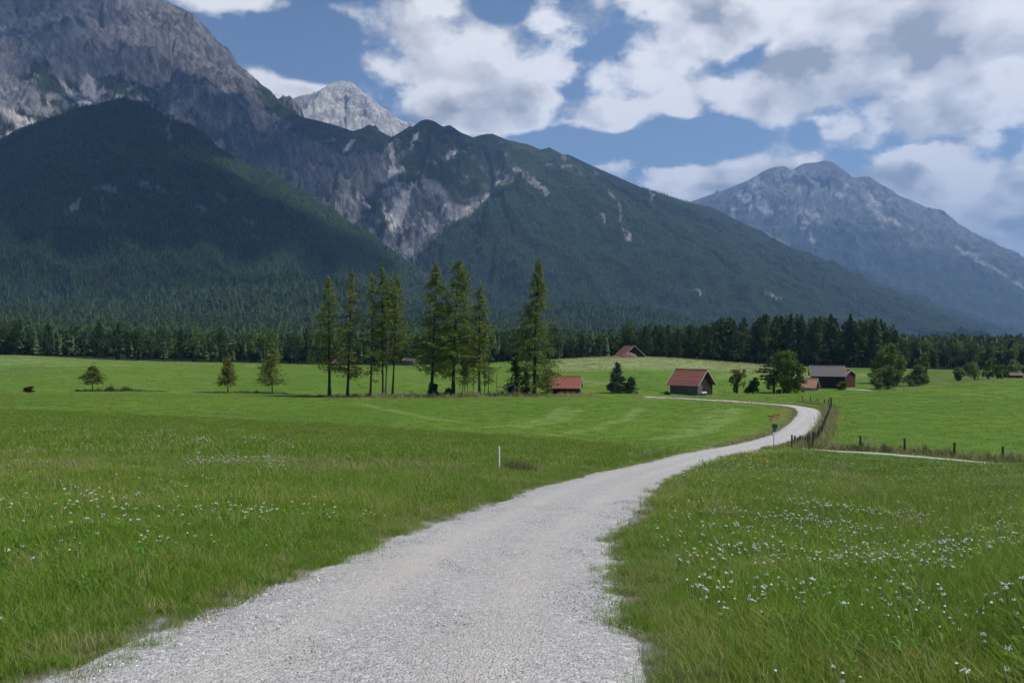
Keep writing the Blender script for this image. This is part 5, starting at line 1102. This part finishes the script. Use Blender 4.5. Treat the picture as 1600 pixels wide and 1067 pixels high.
# ---------------------------------------------------------------- fences, signpost, marker
def post(parent, x, y, h, r, base, lean=None, m='wood_post'):
    z = float(gz(x, y)[0]); b = MB(); lx, ly = lean or (random.uniform(-.05, .05), random.uniform(-.05, .05))
    b.tube([(x - base[0], y - base[1], z - .3 - base[2]), (x + lx * .5 - base[0], y + ly * .5 - base[1], z + h * .5 - base[2]), (x + lx - base[0], y + ly - base[1], z + h - .04 - base[2]), (x + lx - base[0], y + ly - base[1], z + h - base[2])], [r * 1.1, r, r * .95, r * .6], 7)
    b.build('post', M[m], parent); return (x + lx * .8 - base[0], y + ly * .8 - base[1], z + h * .8 - base[2])
base = G(1237, 63.5); fe = empty('bend_fence', base); tops = []
FD = np.concatenate([[0], np.cumsum(np.linalg.norm(np.diff(FL, axis=0), axis=1))])
for uu_, Y_, h_, r_, ln in [(1237.5, 61.2, 1.02, .075, None), (1241, 63.4, .85, .075, (.05, 0)), (1245.5, 63.8, .72, .055, None), (1250, 64, .85, .08, None), (1254, 63.8, .75, .07, None), (1258, 63.8, .78, .065, None), (1262, 63.6, .95, .08, None), (1265, 64.2, 1.0, .08, None), (1269, 61.0, 1.33, .095, (.10, 0)), (1271.5, 64.6, 1.2, .08, None)]:
    tops.append(post(fe, X(uu_, Y_), Y_, h_, r_, base, ln))
s0 = float(np.interp(65.5, FL[:, 1], FD)); s = s0 + 1.2
while s < FD[-1]:
    x = float(np.interp(s, FD, FL[:, 0])); y = float(np.interp(s, FD, FL[:, 1])); big = 106 < y < 109
    tops.append(post(fe, x, y, random.uniform(.85, 1.15) if not big else 1.5, random.uniform(.055, .08) if not big else .12, base)); s += random.uniform(1.9, 2.6) if y < 110 else random.uniform(1.5, 2.4)
wb = MB(); wb.tube(tops, .004, 4, False); wb.build('wire', M['steel'], fe)
tag(fe, 'crooked fence of dark stakes curving round the bend of the gravel road', 'fence')
base = G(1345, 60.5); fe = empty('field_fence', base); tops = []
for u_, Y_ in [(1345, 61), (1414, 60), (1491, 59.5), (1567, 58.8), (1648, 58)]: tops.append(post(fe, X(u_, Y_), Y_, 1.12, .085, base, (random.uniform(-.04, .04), 0)))
for q in (1, .6):
    wb = MB(); wb.tube([(a, b_, c_ - (1 - q) * .9) for a, b_, c_ in tops], .004, 4, False); wb.build('wire', M['steel'], fe)
tag(fe, 'straight fence of widely spaced wooden posts along the narrow track on the right', 'fence')
# signpost
base = G(1209, 63.6); e = empty('signpost', base); b = MB(); b.tube([(0, 0, -.3), (0, 0, 2.55)], [.035, .035], 8); b.build('pole', M['steel'], e)
def board(z, x0, x1, h, m, yaw, name, point=True, y0=.05):
    b = MB(); s = 1 if x1 > x0 else -1; xs = [(x0, -h / 2), (x1 - (s * h * .6 if point else 0), -h / 2), (x1, 0), (x1 - (s * h * .6 if point else 0), h / 2), (x0, h / 2)]
    Mr = Matrix.Rotation(yaw, 4, 'Z'); fr = [Mr @ Vector((x, -.012 - y0, z + zz)) for x, zz in xs]; bk = [Mr @ Vector((x, .012 - y0, z + zz)) for x, zz in xs]
    n = 5; b.add(fr + bk, [tuple(range(n)), tuple(range(2 * n - 1, n - 1, -1))] + [(i, i + n, (i + 1) % n + n, (i + 1) % n) for i in range(n)])
    b.build(name, M[m], e)
board(2.46, -.04, .52, .10, 'orange_m', R(6), 'direction_board'); board(2.32, .04, -.48, .10, 'red_m', R(-5), 'direction_board'); board(2.20, -.04, .46, .09, 'orange_m', R(14), 'direction_board')
board(2.06, .04, -.36, .08, 'red_m', R(-14), 'direction_board')
b = MB(); b.box((.02, -.06, 2.09), (.26, .02, .16)); b.build('yellow_plate', M['yellow_m'], e); b = MB(); b.box((-.02, -.06, 1.88), (.24, .02, .18)); b.build('yellow_plate', M['yellow_m'], e)
b = MB(); b.box((.04, -.12, 1.55), (.34, .20, .34)); b.add([(-.13, -.22, 1.72), (.21, -.22, 1.72), (.21, -.02, 1.72), (-.13, -.02, 1.72), (-.10, -.12, 1.80), (.18, -.12, 1.80)], [(0, 1, 5, 4), (1, 2, 5), (2, 3, 4, 5), (3, 0, 4)]); b.build('bag_dispenser', M['green_m'], e)
b = MB(); b.box((.03, -.06, 1.22), (.24, .02, .26)); b.build('blue_plate', M['blue_plate'], e)
b = MB(); b.box((.0, -.06, .93), (.20, .02, .26)); b.build('white_notice', M['white'], e)
tag(e, 'signpost with orange pointer boards, yellow plates and a green box at the road edge', 'signpost')
base = G(780.5, 27); e = empty('marker_post', base); b = MB(); b.tube([(0, 0, -.3), (-.012, 0, .83)], [.028, .028], 10); b.build('rod', M['white'], e); b = MB(); b.tube([(-.012, 0, .83), (-.012, 0, .85)], [.030, .022], 10); b.build('end_cap', M['white_m'], e)
tag(e, 'thin white marker post standing in the meadow left of the path', 'post')

# ---------------------------------------------------------------- clouds added out of view to shade the terrain, and the air
def shade_cloud(name, c, lobes, dens=.02):
    import bmesh as _b
    bm = _b.new()
    me = bpy.data.meshes.new(name); n_u, n_v = 72, 36; V = []; a_, b_, h_ = lobes[:3]; seed = lobes[3]
    for j in range(n_v + 1):
        ph = math.pi * j / n_v
        for i in range(n_u):
            th = 2 * math.pi * i / n_u; V.append((math.sin(ph) * math.cos(th), math.sin(ph) * math.sin(th), math.cos(ph)))
    V = np.array(V); rad = 1 + .45 * fbm(V[:, 0] * 2.2 + V[:, 2] + seed, V[:, 1] * 2.2 - V[:, 2] + seed, 5, seed)
    V = V * rad[:, None]; V[:, 2] = np.where(V[:, 2] < 0, V[:, 2] * .25, V[:, 2]); V *= (a_, b_, h_)
    q = []
    for j in range(n_v):
        for i in range(n_u): q.append((j * n_u + i, (j + 1) * n_u + i, (j + 1) * n_u + (i + 1) % n_u, j * n_u + (i + 1) % n_u))
    mn_ = 'cloud_vapour_%d' % round(dens * 10000); m = bpy.data.materials.get(mn_)
    if m is None:
        m, t, out = mat(mn_); pv = t.node('ShaderNodeVolumePrincipled'); pv.inputs['Color'].default_value = (.98, .98, .98, 1); pv.inputs['Density'].default_value = dens; pv.inputs['Anisotropy'].default_value = .3
        t.l.new(pv.outputs[0], out.inputs['Volume'])
    o = link(name, mesh_np(name, V, np.array(q), m, True), None, c); bm.free(); tag(o, kind='stuff'); return o
CZ = 2520
def shade_at(u, v, Y):      # cloud centre that shades the terrain seen at this spot
    z = (533.5 - v) / F * Y; k = (CZ - z) / Sdir.z; return (X(u, Y) + Sdir.x * k, Y + Sdir.y * k, CZ)
THICK, THIN = .02, .0065
SHADE_CLOUDS = [((80, 540, 405), (150, 48, 60, 51), THICK), ((170, 190, 2480), (560, 360, 170, 3), THICK), ((360, 400, 1950), (380, 260, 130, 5), THICK), ((10, 70, 3600), (400, 300, 150, 8), THIN), ((120, 150, 3330), (470, 200, 120, 41), THIN),
          ((230, 440, 1560), (520, 110, 80, 43), THIN), ((420, 230, 3420), (300, 230, 120, 47), THIN), ((500, 290, 3230), (520, 430, 140, 13), THIN), ((650, 345, 2950), (190, 200, 100, 37), THIN), ((290, 190, 3230), (430, 220, 120, 19), THIN),
          ((-40, 330, 2050), (420, 380, 130, 15), THICK), ((140, 380, 1880), (430, 280, 110, 31), THICK), ((735, 250, 3350), (230, 190, 90, 23), THIN), ((1000, 330, 3700), (420, 200, 100, 27), THIN)]
for p, lb, dn in SHADE_CLOUDS: shade_cloud('shade_cloud', shade_at(*p), lb, dn)
b = MB(); b.box((0, 0, (2230 - 60) / 2), (36000, 36000, 2290)); hz = b.mesh('haze', None) if False else None
m, t, out = mat('air'); pv = t.node('ShaderNodeVolumePrincipled'); pv.inputs['Color'].default_value = (.32, .56, 1.0, 1); pv.inputs['Density'].default_value = 9e-5; pv.inputs['Anisotropy'].default_value = 0.1
t.l.new(pv.outputs[0], out.inputs['Volume'])
o = b.build('haze', m); tag(o, kind='stuff')
print('tris', sum(len(m_.polygons) * 2 for m_ in bpy.data.meshes))
